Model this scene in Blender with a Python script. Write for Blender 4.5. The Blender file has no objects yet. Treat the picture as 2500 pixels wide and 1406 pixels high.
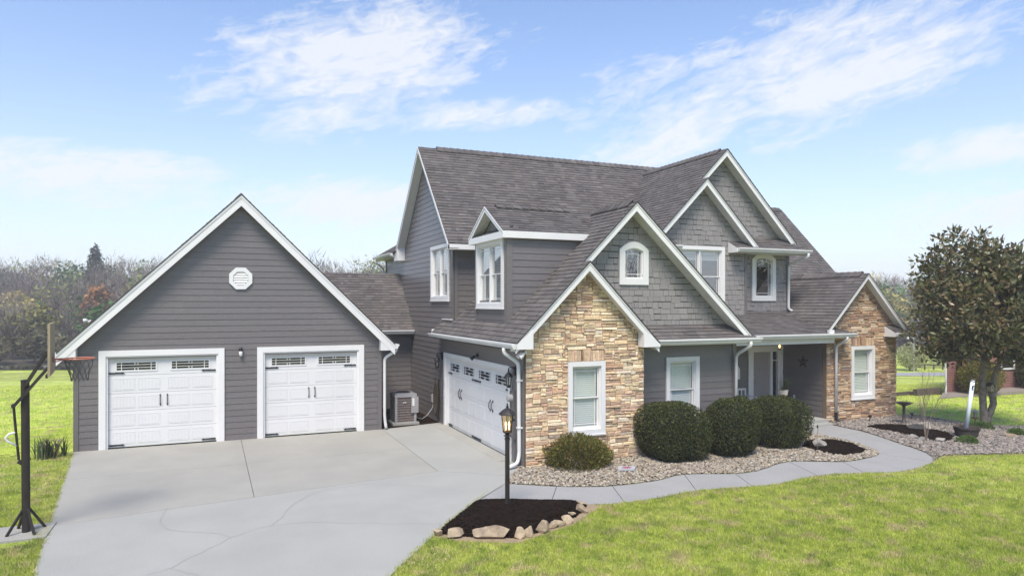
import bpy, math, random
import numpy as np
from mathutils import Vector, Matrix
rnd = random.Random(7)
rng = np.random.default_rng(11)
S = bpy.context.scene
C = S.collection
R = math.radians

# ------------------------------------------------------------------ camera, sky, sun, exposure
CAMH = 3.8
YAW = R(23.4)
cam = bpy.data.cameras.new('camera'); camo = bpy.data.objects.new('camera', cam); C.objects.link(camo)
camo.location = (0, 0, CAMH); camo.rotation_euler = (R(90), 0, -YAW)
cam.sensor_width = 36; cam.lens = 24.0; cam.shift_y = 38 / 2500.0
cam.clip_start = 0.1; cam.clip_end = 6000
S.camera = camo

SUN_EL, SUN_AZ = R(58), R(212)      # azimuth measured clockwise from +Y
w = bpy.data.worlds.new('World'); S.world = w; w.use_nodes = True
nt = w.node_tree; nt.nodes.clear()
def N(t, **k):
    n = nt.nodes.new(t)
    for a, b in k.items(): setattr(n, a, b)
    return n
def L(a, b): nt.links.new(a, b)
def MATH(op, a, b=None, c=None, clamp=False):
    n = N('ShaderNodeMath', operation=op); n.use_clamp = clamp
    for i, v in enumerate((a, b, c)):
        if v is None: continue
        if isinstance(v, (int, float)): n.inputs[i].default_value = v
        else: L(v, n.inputs[i])
    return n.outputs[0]
sky = N('ShaderNodeTexSky', sky_type='NISHITA', sun_disc=False, sun_elevation=SUN_EL, sun_rotation=SUN_AZ,
        air_density=1.0, dust_density=0.6, ozone_density=2.0, altitude=200)
tc = N('ShaderNodeTexCoord'); sep = N('ShaderNodeSeparateXYZ'); L(tc.outputs['Generated'], sep.inputs[0])
X_, Y_, Z_ = sep.outputs
az = MATH('MULTIPLY', MATH('ARCTAN2', X_, Y_), 180 / math.pi)
el = MATH('MULTIPLY', MATH('ARCSINE', MATH('MINIMUM', Z_, 0.9999)), 180 / math.pi)
def cloud_noise(sx, sy, tilt, seed, detail=9, rough=0.62, dist=0.0):
    ca, sa = math.cos(R(tilt)), math.sin(R(tilt))
    a2 = MATH('ADD', MATH('MULTIPLY', az, ca), MATH('MULTIPLY', el, sa))
    e2 = MATH('SUBTRACT', MATH('MULTIPLY', el, ca), MATH('MULTIPLY', az, sa))
    cb = N('ShaderNodeCombineXYZ'); L(MATH('MULTIPLY', a2, sx), cb.inputs[0]); L(MATH('MULTIPLY', e2, sy), cb.inputs[1])
    cb.inputs[2].default_value = seed
    nn = N('ShaderNodeTexNoise'); nn.inputs['Scale'].default_value = 1; nn.inputs['Detail'].default_value = detail
    nn.inputs['Roughness'].default_value = rough; nn.inputs['Distortion'].default_value = dist
    L(cb.outputs[0], nn.inputs['Vector']); return nn.outputs['Fac']
def patch(a0, e0, ra, re, tilt):
    ca, sa = math.cos(R(tilt)), math.sin(R(tilt))
    da, de = MATH('SUBTRACT', az, a0), MATH('SUBTRACT', el, e0)
    p = MATH('DIVIDE', MATH('ADD', MATH('MULTIPLY', da, ca), MATH('MULTIPLY', de, sa)), ra)
    q = MATH('DIVIDE', MATH('SUBTRACT', MATH('MULTIPLY', de, ca), MATH('MULTIPLY', da, sa)), re)
    return MATH('SUBTRACT', 1.0, MATH('ADD', MATH('MULTIPLY', p, p), MATH('MULTIPLY', q, q)))
n1 = cloud_noise(0.10, 0.42, 12, 3.3, dist=0.5)
n2 = cloud_noise(0.45, 1.15, 15, 8.1, rough=0.66, dist=0.7)
mask = None
for a in ((10.5, 19.0, 14.5, 5.6, 11), (45, 17.0, 19, 5.4, 9), (-14, 23.5, 8, 2.2, -5), (38.5, 14.0, 8, 3.2, 20), (21, 15.5, 9, 1.6, 2), (-9, 9.0, 15, 2.6, 0), (10, 8.0, 9, 2.8, -4), (66, 6.5, 16, 2.4, 2), (60, 10.5, 9, 1.6, 0), (60, 23, 9, 3.5, 8),
          (-60, 18, 22, 6, 10), (95, 20, 20, 6, 12), (150, 22, 26, 7, -10), (-130, 20, 26, 7, 8)):
    p = MATH('MAXIMUM', patch(*a), -1.0)
    mask = p if mask is None else MATH('MAXIMUM', mask, p)
nz = MATH('ADD', MATH('MULTIPLY', n1, 1.05), MATH('MULTIPLY', n2, 0.75))
fine = MATH('MULTIPLY', MATH('SUBTRACT', MATH('ADD', nz, MATH('MULTIPLY', mask, 0.36)), 0.955), 2.9, clamp=True)
cm = MATH('MULTIPLY', fine, 0.82)
hz = MATH('POWER', 2.718, MATH('DIVIDE', MATH('MAXIMUM', el, 0.0), -10.5))
low = MATH('MULTIPLY', hz, 0.93)
mx0 = N('ShaderNodeMix', data_type='RGBA', blend_type='MULTIPLY'); mx0.inputs[0].default_value = 1
L(sky.outputs[0], mx0.inputs[6]); mx0.inputs[7].default_value = (1.09, 1.25, 1.44, 1)
mx1 = N('ShaderNodeMix', data_type='RGBA'); L(low, mx1.inputs[0]); L(mx0.outputs[2], mx1.inputs[6]); mx1.inputs[7].default_value = (6.3, 6.35, 6.5, 1)
mx2 = N('ShaderNodeMix', data_type='RGBA'); L(cm, mx2.inputs[0]); L(mx1.outputs[2], mx2.inputs[6]); mx2.inputs[7].default_value = (5.95, 6.05, 6.2, 1)
bg = N('ShaderNodeBackground'); bg.inputs['Strength'].default_value = 0.1; L(mx2.outputs[2], bg.inputs['Color'])
wo = N('ShaderNodeOutputWorld'); L(bg.outputs[0], wo.inputs['Surface'])

sun = bpy.data.lights.new('sun', 'SUN'); suno = bpy.data.objects.new('sun', sun); C.objects.link(suno)
sun.energy = 3.2; sun.angle = R(24); sun.color = (1, 0.91, 0.80)
sd = Vector((math.sin(SUN_AZ) * math.cos(SUN_EL), math.cos(SUN_AZ) * math.cos(SUN_EL), math.sin(SUN_EL)))
suno.rotation_euler = (-sd).to_track_quat('-Z', 'Y').to_euler(); suno.location = sd * 60
S.view_settings.view_transform = 'Standard'; S.view_settings.look = 'None'
S.view_settings.exposure = 0.72; S.view_settings.gamma = 1
S.cycles.use_denoising = True
S.cycles.max_bounces = 8; S.cycles.transparent_max_bounces = 12

# ------------------------------------------------------------------ measuring: pixel of the 2500 px photograph -> point on a plane of the place
_s, _c = math.sin(YAW), math.cos(YAW)
def P(px, py, X=None, Y=None, Z=None):
    a = (px - 1250) / 1667.; b = (741 - py) / 1667.
    r = (_s + a * _c, _c - a * _s, b)
    t = X / r[0] if X is not None else Y / r[1] if Y is not None else (Z - CAMH) / r[2]
    return Vector((t * r[0], t * r[1], CAMH + t * r[2]))
def G(px, py, z=0.0):
    p = P(px, py, Z=z); return (p.x, p.y)

# ------------------------------------------------------------------ materials
def mat(name, c1, c2=None, scale=3.0, rough=0.6, bump=0.0, bscale=40.0, isl=0.0, obj=0.0, metal=0.0, detail=5, spec=0.5,
        ramp=None, stretch=None, lo=0.35, hi=0.65, emit=None, attr=None, trans=0.0, fine=0.0, fscale=160.0):
    m = bpy.data.materials.new(name); m.use_nodes = True
    t = m.node_tree; b = t.nodes['Principled BSDF']; nl = t.links.new
    def nd(ty, **k):
        n = t.nodes.new(ty)
        for a, v in k.items(): setattr(n, a, v)
        return n
    geo = nd('ShaderNodeNewGeometry'); pos = geo.outputs['Position']
    if stretch:
        mp = nd('ShaderNodeMapping'); mp.inputs['Scale'].default_value = stretch; nl(pos, mp.inputs[0]); pos = mp.outputs[0]
    rndv = None
    if isl or obj or ramp:
        oi = nd('ShaderNodeObjectInfo'); ad = nd('ShaderNodeMath', operation='ADD')
        nl(geo.outputs['Random Per Island'], ad.inputs[0]); nl(oi.outputs['Random'], ad.inputs[1])
        fr = nd('ShaderNodeMath', operation='FRACT'); nl(ad.outputs[0], fr.inputs[0]); rndv = fr.outputs[0]
    col = None
    if attr:
        an = nd('ShaderNodeAttribute', attribute_name=attr); col = an.outputs['Color']
    elif ramp:
        rp = nd('ShaderNodeValToRGB'); cr = rp.color_ramp; cr.interpolation = 'CONSTANT'
        while len(cr.elements) < len(ramp): cr.elements.new(0.5)
        for i, (p, c) in enumerate(ramp):
            cr.elements[i].position = p; cr.elements[i].color = (*c, 1)
        nl(rndv, rp.inputs[0]); col = rp.outputs[0]
    if c2 is not None:
        nz = nd('ShaderNodeTexNoise'); nz.inputs['Scale'].default_value = scale; nz.inputs['Detail'].default_value = detail
        nz.inputs['Roughness'].default_value = 0.6; nl(pos, nz.inputs['Vector'])
        mr = nd('ShaderNodeMapRange'); mr.inputs[1].default_value = lo; mr.inputs[2].default_value = hi; nl(nz.outputs['Fac'], mr.inputs[0])
        mx = nd('ShaderNodeMix', data_type='RGBA'); nl(mr.outputs[0], mx.inputs[0])
        if col is None:
            mx.inputs[6].default_value = (*c1, 1); mx.inputs[7].default_value = (*c2, 1)
        else:                                   # c1/c2 are multipliers over ramp or attribute
            m0 = nd('ShaderNodeMix', data_type='RGBA'); nl(mr.outputs[0], m0.inputs[0])
            m0.inputs[6].default_value = (*c1, 1); m0.inputs[7].default_value = (*c2, 1)
            mx = nd('ShaderNodeMix', data_type='RGBA', blend_type='MULTIPLY'); mx.inputs[0].default_value = 1
            nl(col, mx.inputs[6]); nl(m0.outputs[2], mx.inputs[7])
        col = mx.outputs[2]
    if fine:
        nf = nd('ShaderNodeTexNoise'); nf.inputs['Scale'].default_value = fscale; nf.inputs['Detail'].default_value = 2; nl(geo.outputs['Position'], nf.inputs['Vector'])
        mf = nd('ShaderNodeMapRange'); mf.inputs[1].default_value = .3; mf.inputs[2].default_value = .7; mf.inputs[3].default_value = 1 - fine; mf.inputs[4].default_value = 1 + fine
        nl(nf.outputs['Fac'], mf.inputs[0])
        hf = nd('ShaderNodeHueSaturation')
        if col is None: hf.inputs['Color'].default_value = (*c1, 1)
        else: nl(col, hf.inputs['Color'])
        nl(mf.outputs[0], hf.inputs['Value']); col = hf.outputs[0]
    if isl or obj:
        amt = isl or obj
        mr = nd('ShaderNodeMapRange'); mr.inputs[3].default_value = 1 - amt; mr.inputs[4].default_value = 1 + amt
        if ramp:      # a second, independent draw
            mu = nd('ShaderNodeMath', operation='MULTIPLY'); nl(rndv, mu.inputs[0]); mu.inputs[1].default_value = 37.7
            f2 = nd('ShaderNodeMath', operation='FRACT'); nl(mu.outputs[0], f2.inputs[0]); nl(f2.outputs[0], mr.inputs[0])
        else: nl(rndv, mr.inputs[0])
        hs = nd('ShaderNodeHueSaturation')
        if col is None: hs.inputs['Color'].default_value = (*c1, 1)
        else: nl(col, hs.inputs['Color'])
        nl(mr.outputs[0], hs.inputs['Value']); col = hs.outputs[0]
    if col is None: b.inputs['Base Color'].default_value = (*c1, 1)
    else: nl(col, b.inputs['Base Color'])
    b.inputs['Roughness'].default_value = rough; b.inputs['Metallic'].default_value = metal; b.inputs['Specular IOR Level'].default_value = spec
    if bump:
        nb = nd('ShaderNodeTexNoise'); nb.inputs['Scale'].default_value = bscale; nb.inputs['Detail'].default_value = 6; nl(pos, nb.inputs['Vector'])
        bp = nd('ShaderNodeBump'); bp.inputs['Strength'].default_value = bump; bp.inputs['Distance'].default_value = 0.02
        nl(nb.outputs['Fac'], bp.inputs['Height']); nl(bp.outputs[0], b.inputs['Normal'])
    if emit:
        b.inputs['Emission Color'].default_value = (*emit[0], 1); b.inputs['Emission Strength'].default_value = emit[1]
    if trans:
        out = t.nodes['Material Output']; tr = nd('ShaderNodeBsdfTranslucent'); ms = nd('ShaderNodeMixShader'); ms.inputs[0].default_value = trans
        if col is None: tr.inputs[0].default_value = (*c1, 1)
        else: nl(col, tr.inputs[0])
        nl(b.outputs[0], ms.inputs[1]); nl(tr.outputs[0], ms.inputs[2]); nl(ms.outputs[0], out.inputs['Surface'])
    return m
def glass(name, tint=(1, 1, 1), refl=0.25, rough=0.01):
    m = bpy.data.materials.new(name); m.use_nodes = True; t = m.node_tree; t.nodes.clear()
    o = t.nodes.new('ShaderNodeOutputMaterial'); mx = t.nodes.new('ShaderNodeMixShader')
    tr = t.nodes.new('ShaderNodeBsdfTransparent'); tr.inputs[0].default_value = (*tint, 1)
    gl = t.nodes.new('ShaderNodeBsdfGlossy'); gl.inputs['Roughness'].default_value = rough; gl.inputs['Color'].default_value = (1, 1, 1, 1)
    lw = t.nodes.new('ShaderNodeLayerWeight'); lw.inputs['Blend'].default_value = .5; pw = t.nodes.new('ShaderNodeMath'); pw.operation = 'POWER'; pw.inputs[1].default_value = 4.0; t.links.new(lw.outputs['Facing'], pw.inputs[0])
    ad = t.nodes.new('ShaderNodeMath'); ad.operation = 'ADD'; ad.use_clamp = True; ad.inputs[1].default_value = refl
    t.links.new(pw.outputs[0], ad.inputs[0]); t.links.new(ad.outputs[0], mx.inputs[0])
    t.links.new(tr.outputs[0], mx.inputs[1]); t.links.new(gl.outputs[0], mx.inputs[2]); t.links.new(mx.outputs[0], o.inputs[0])
    return m
m = {}
m['siding'] = mat('siding_paint', (.160, .147, .143), (.142, .130, .127), scale=6, rough=.34, bump=.06, bscale=60, obj=.05, stretch=(1, 1, 6), fine=.10, fscale=55)
m['shake'] = mat('shake_paint', (.262, .247, .236), (.232, .218, .208), scale=9, rough=.55, bump=.10, bscale=70, isl=.07, stretch=(4, 4, 1), fine=.08, fscale=55)
m['backing'] = mat('wall_sheathing', (.035, .032, .031), rough=.8)
m['mortar'] = mat('mortar', (.16, .12, .08), rough=.95)
m['white'] = mat('white_trim_paint', (.74, .735, .72), (.69, .685, .675), scale=1.5, rough=.42, bump=.02, bscale=20)
m['soffit'] = mat('vinyl_soffit', (.70, .69, .65), rough=.6)
m['gutter'] = mat('aluminium_gutter_white', (.68, .68, .66), (.61, .61, .60), scale=2, rough=.35)
m['gdoor'] = mat('steel_garage_door_white', (.70, .70, .695), (.665, .665, .66), scale=.8, rough=.45)
m['black'] = mat('black_iron', (.012, .012, .014), rough=.5)
m['darkmetal'] = mat('bronze_metal', (.035, .03, .027), rough=.45, metal=.3)
m['polepaint'] = mat('weathered_black_pole', (.014, .011, .009), (.024, .017, .012), scale=8, rough=.6)
m['glass'] = glass('window_glass', (.93, .96, .95), .10)
m['glassup'] = glass('reflective_window_glass', (.75, .78, .78), .30)
m['darkglass'] = mat('dark_garage_glass', (.02, .021, .024), rough=.08, spec=.8)
m['dark'] = mat('dark_room', (.018, .017, .018), rough=.9)
m['blind'] = mat('blind_slat', (.66, .68, .66), rough=.55)
m['stone'] = mat('ledge_stone', (1.02, 1.01, .94), (1.52, 1.46, 1.30), scale=14, rough=.85, bump=.55, bscale=35, isl=.20, fine=.13, fscale=60,
    ramp=[(0, (.49, .375, .255)), (.17, (.43, .315, .225)), (.31, (.55, .45, .315)), (.47, (.37, .265, .20)), (.56, (.44, .315, .25)), (.66, (.59, .505, .39)), (.82, (.34, .27, .225)), (.88, (.46, .305, .215)), (.94, (.54, .475, .405))])
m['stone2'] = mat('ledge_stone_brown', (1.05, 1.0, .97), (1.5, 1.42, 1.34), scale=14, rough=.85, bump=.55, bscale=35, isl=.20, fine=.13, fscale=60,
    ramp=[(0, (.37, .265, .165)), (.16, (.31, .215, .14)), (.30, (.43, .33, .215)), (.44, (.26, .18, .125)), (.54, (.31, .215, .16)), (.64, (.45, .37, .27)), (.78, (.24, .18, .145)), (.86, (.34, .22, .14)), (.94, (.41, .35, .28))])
m['shingle'] = mat('asphalt_shingle', (1.07, 1.07, 1.05), (1.28, 1.27, 1.25), scale=.9, rough=.95, bump=.35, bscale=160, isl=.10, spec=.2, fine=.16, fscale=120,
    ramp=[(0, (.100, .092, .089)), (.25, (.092, .085, .083)), (.48, (.110, .101, .097)), (.66, (.083, .076, .075)), (.80, (.118, .108, .103)), (.92, (.098, .086, .081))])
m['deck'] = mat('roof_edge', (.04, .036, .035), rough=.95)
m['conc'] = mat('concrete_grey', (.345, .345, .318), (.312, .312, .288), scale=.7, rough=.92, bump=.25, bscale=120, spec=.25, fine=.15, fscale=60)
m['concwarm'] = mat('concrete_aggregate_warm', (.345, .336, .300), (.310, .303, .272), scale=.8, rough=.95, bump=.4, bscale=150, spec=.2, fine=.20, fscale=60)
m['walk'] = mat('concrete_walk', (.315, .312, .300), (.285, .283, .274), scale=1.2, rough=.92, bump=.25, bscale=120, spec=.25, fine=.15, fscale=45)
m['crackline'] = mat('hairline_crack', (.26, .258, .245), (.165, .16, .155), scale=6, rough=.95)
m['joint'] = mat('joint_shadow_fill', (.10, .095, .09), rough=.95)  # dark fill showing in the slab joints
m['mulch'] = mat('black_mulch', (.010, .006, .004), (.026, .014, .008), scale=24, rough=1.0, spec=.05, bump=1.0, bscale=45)
m['mulchchip'] = mat('mulch_chips', (.014, .009, .006), rough=1.0, isl=.6, spec=.05)
m['pebble'] = mat('river_pebble', (.50, .49, .45), (.76, .73, .67), scale=30, rough=.75, isl=.22,
    ramp=[(0, (.50, .44, .34)), (.2, (.38, .32, .26)), (.38, (.60, .55, .46)), (.55, (.33, .30, .28)), (.68, (.44, .35, .27)), (.82, (.66, .63, .57)), (.93, (.26, .23, .21))])
m['pebblegrey'] = mat('river_pebble_grey', (.50, .45, .40), (.74, .68, .60), scale=30, rough=.75, isl=.22,
    ramp=[(0, (.40, .38, .36)), (.2, (.30, .29, .29)), (.38, (.47, .45, .43)), (.55, (.25, .245, .25)), (.68, (.36, .32, .29)), (.82, (.52, .51, .50)), (.93, (.20, .19, .19))])
m['soil'] = mat('bed_soil', (.15, .125, .10), (.10, .085, .07), scale=20, rough=.95)
m['rock'] = mat('field_rock', (.42, .33, .22), (.24, .185, .125), scale=7, rough=.9, bump=.6, bscale=14, obj=.15, fine=.12, fscale=40)
m['rockgrey'] = mat('boulder_grey', (.40, .37, .32), (.25, .23, .205), scale=6, rough=.9, bump=.6, bscale=14, obj=.12, fine=.12, fscale=40)
m['lampglass'] = glass('amber_seeded_glass', (.97, .84, .62), .07, .1)
m['lampdim'] = glass('lantern_glass', (.82, .82, .80), .12, .08)
m['flame'] = mat('lamp_bulb', (1, .8, .5), emit=((1, .72, .38), 5))
m['acmetal'] = mat('ac_cabinet', (.33, .325, .33), (.28, .275, .28), scale=3, rough=.5)
m['accoil'] = mat('ac_coil', (.15, .10, .075), (.09, .06, .05), scale=30, rough=.7)
m['hose'] = mat('garden_hose', (.05, .036, .022), rough=.5)
m['conduit'] = mat('conduit_grey', (.34, .34, .33), rough=.5)
m['paintbox'] = mat('box_painted_grey', (.115, .105, .105), rough=.5)
m['wood'] = mat('weathered_plywood', (.38, .31, .20), (.28, .22, .14), scale=4, rough=.8, bump=.3, stretch=(8, 8, 1))
m['orange'] = mat('rim_orange', (.55, .16, .09), (.40, .16, .11), scale=12, rough=.55)
m['net'] = mat('net_cord', (.09, .085, .085), rough=.9)
m['bark'] = mat('bark', (.16, .125, .085), (.27, .24, .19), scale=9, rough=.95, bump=.8, bscale=25)
m['twig'] = mat('bare_twig', (.22, .17, .13), rough=.95)
m['barrel'] = mat('barrel_wood', (.11, .085, .065), (.06, .05, .04), scale=8, rough=.9, bump=.4, stretch=(1, 1, .2))
m['pvc'] = mat('white_pvc', (.72, .78, .84), rough=.4)
m['blue'] = mat('navy_print', (.012, .02, .10), rough=.6)
m['paver'] = mat('weathered_white_paver', (.42, .42, .44), (.34, .34, .36), scale=12, rough=.8)
m['redmark'] = mat('dusty_red_print', (.30, .07, .10), rough=.8)
m['terracotta'] = mat('terracotta', (.36, .13, .07), rough=.8)
m['cream'] = mat('cream_pot', (.62, .58, .50), rough=.6)
m['doorgrey'] = mat('front_door_grey', (.30, .275, .265), rough=.5)
m['rust'] = mat('rusty_star', (.05, .025, .018), rough=.8)
m['brass'] = mat('brushed_nickel', (.6, .57, .5), rough=.3, metal=1)
m['cushion'] = mat('cushion_fabric', (.40, .42, .38), (.62, .63, .58), scale=25, rough=.95)
m['ceramic'] = mat('aged_dark_resin', (.055, .045, .04), rough=.6)
m['water'] = mat('still_water', (.05, .045, .035), rough=.06, spec=.6)
m['asphalt'] = mat('road_asphalt', (.30, .30, .30), (.26, .26, .265), scale=.6, rough=.95)
m['roof2'] = mat('neighbour_shingle', (.10, .085, .08), (.075, .065, .06), scale=2, rough=.95)
m['carblack'] = mat('dark_vehicle_paint', (.02, .022, .025), rough=.3)
m['rubber'] = mat('rubber', (.015, .015, .015), rough=.8)
def brickmat():
    b = mat('red_brick', (.2, .06, .05), rough=.9); t = b.node_tree; bt = t.nodes.new('ShaderNodeTexBrick')
    g = t.nodes.new('ShaderNodeNewGeometry'); mp = t.nodes.new('ShaderNodeMapping'); mp.inputs['Rotation'].default_value = (R(90), 0, 0)
    t.links.new(g.outputs['Position'], mp.inputs[0]); t.links.new(mp.outputs[0], bt.inputs['Vector'])
    bt.inputs['Color1'].default_value = (.23, .075, .06, 1); bt.inputs['Color2'].default_value = (.16, .052, .045, 1); bt.inputs['Mortar'].default_value = (.34, .27, .24, 1)
    bt.inputs['Scale'].default_value = 1; bt.inputs['Brick Width'].default_value = .21; bt.inputs['Row Height'].default_value = .075; bt.inputs['Mortar Size'].default_value = .007
    t.links.new(bt.outputs[0], b.node_tree.nodes['Principled BSDF'].inputs['Base Color']); return b
m['brick'] = brickmat()
def leafmat(name, ramp, isl=.25, rough=.5, trans=.25, spec=.4): return mat(name, (1, 1, 1), ramp=ramp, isl=isl, rough=rough, trans=trans, spec=spec)
m['boxleaf'] = leafmat('holly_leaf', [(0, (.052, .064, .018)), (.35, (.074, .088, .024)), (.62, (.036, .046, .014)), (.86, (.135, .145, .042))], rough=.62, spec=.25)
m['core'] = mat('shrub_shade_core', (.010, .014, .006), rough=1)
m['juniper'] = leafmat('spirea_leaf', [(0, (.150, .155, .030)), (.35, (.195, .160, .036)), (.6, (.105, .120, .026)), (.85, (.24, .175, .045))], rough=.7)
m['magnolia'] = leafmat('magnolia_leaf', [(0, (.100, .112, .036)), (.28, (.145, .150, .055)), (.48, (.060, .068, .026)), (.62, (.215, .150, .070)), (.78, (.150, .110, .050)), (.93, (.23, .20, .11))], rough=.42, trans=.2, spec=.5)
m['fern'] = leafmat('fern_leaf', [(0, (.10, .17, .05)), (.5, (.15, .23, .06)), (.8, (.20, .22, .07))])
m['yucca'] = leafmat('daylily_leaf', [(0, (.05, .075, .03)), (.5, (.075, .10, .04)), (.8, (.16, .13, .07))])
m['lime'] = leafmat('moss_phlox_leaf', [(0, (.09, .16, .03)), (.5, (.13, .20, .04)), (.8, (.06, .11, .025))])
m['palegreen'] = leafmat('blossom_tree_leaf', [(0, (.42, .44, .20)), (.4, (.52, .52, .28)), (.75, (.30, .34, .12))], trans=.4)
def grassmat(name, base=False, gain=(1, 1, 1)):
    b = bpy.data.materials.new(name); b.use_nodes = True; t = b.node_tree; pb = t.nodes['Principled BSDF']
    g = t.nodes.new('ShaderNodeNewGeometry')
    def nz(sc, det=4):
        n = t.nodes.new('ShaderNodeTexNoise'); n.inputs['Scale'].default_value = sc; n.inputs['Detail'].default_value = det; t.links.new(g.outputs['Position'], n.inputs['Vector']); return n.outputs['Fac']
    def ramp(f, els):
        r = t.nodes.new('ShaderNodeValToRGB'); c = r.color_ramp
        while len(c.elements) < len(els): c.elements.new(.5)
        for i, (p, q) in enumerate(els): c.elements[i].position = p; c.elements[i].color = (*q, 1)
        t.links.new(f, r.inputs[0]); return r.outputs[0]
    c1 = ramp(nz(.55), [(q, tuple(min(.9, a * b) for a, b in zip(c, gain))) for q, c in ((.30, (.310, .380, .062)), (.5, (.400, .462, .080)), (.7, (.475, .520, .110)))])
    straw = ramp(nz(2.3, 8), [(.53, (0, 0, 0)), (.68, (.95, .95, .95))])
    mx = t.nodes.new('ShaderNodeMix'); mx.data_type = 'RGBA'; t.links.new(straw, mx.inputs[0]); t.links.new(c1, mx.inputs[6]); mx.inputs[7].default_value = (.50, .42, .22, 1)
    dk = ramp(nz(3.1, 7), [(.34, (.60, .70, .56)), (.54, (1.0, 1.0, 1.0))])
    mm = t.nodes.new('ShaderNodeMix'); mm.data_type = 'RGBA'; mm.blend_type = 'MULTIPLY'; mm.inputs[0].default_value = 1; t.links.new(mx.outputs[2], mm.inputs[6]); t.links.new(dk, mm.inputs[7])
    hs = t.nodes.new('ShaderNodeHueSaturation'); t.links.new(mm.outputs[2], hs.inputs['Color'])
    if base:
        f = ramp(nz(30, 5), [(.3, (.55, .55, .55)), (.7, (1.05, 1.05, 1.05))]); t.links.new(f, hs.inputs['Value'])
    else:
        mr = t.nodes.new('ShaderNodeMapRange'); mr.inputs[3].default_value = .70; mr.inputs[4].default_value = 1.35; t.links.new(g.outputs['Random Per Island'], mr.inputs[0]); t.links.new(mr.outputs[0], hs.inputs['Value'])
    gout = hs.outputs[0]
    if not base:                                       # one blade in nine is dry
        dv = ramp(g.outputs['Random Per Island'], [(.0, (1, 1, 1)), (.11, (0, 0, 0))]); t.nodes[-1].color_ramp.interpolation = 'CONSTANT'
        m9 = t.nodes.new('ShaderNodeMix'); m9.data_type = 'RGBA'; t.links.new(dv, m9.inputs[0]); t.links.new(gout, m9.inputs[6]); m9.inputs[7].default_value = (.46, .40, .22, 1); gout = m9.outputs[2]
    t.links.new(gout, pb.inputs['Base Color']); pb.inputs['Roughness'].default_value = .8; pb.inputs['Specular IOR Level'].default_value = .2
    if not base:
        out = t.nodes['Material Output']; tr = t.nodes.new('ShaderNodeBsdfTranslucent'); ms = t.nodes.new('ShaderNodeMixShader'); ms.inputs[0].default_value = .3
        t.links.new(gout, tr.inputs[0]); t.links.new(pb.outputs[0], ms.inputs[1]); t.links.new(tr.outputs[0], ms.inputs[2]); t.links.new(ms.outputs[0], out.inputs['Surface'])
    return b
m['grass'] = grassmat('grass_blade'); m['lawn'] = grassmat('lawn_ground', True); m['straw'] = mat('dry_grass', (.50, .42, .23), (.36, .33, .16), scale=4, rough=.9, isl=.25)
m['fieldgrass'] = grassmat('field_grass_blade', gain=(1.38, 1.40, 1.35)); m['field'] = grassmat('field_ground', True, gain=(1.38, 1.40, 1.35))  # lawn grass lightened: sunlight on the far ground is put into the colour
m['forest'] = mat('woodland_foliage', (.8, .8, .8), (1.15, 1.15, 1.15), scale=.5, rough=.95, attr='Col', isl=.22, trans=.25, spec=.1)
m['hill'] = mat('woodland_floor', (.075, .065, .045), (.05, .045, .03), scale=.3, rough=1)

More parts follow.
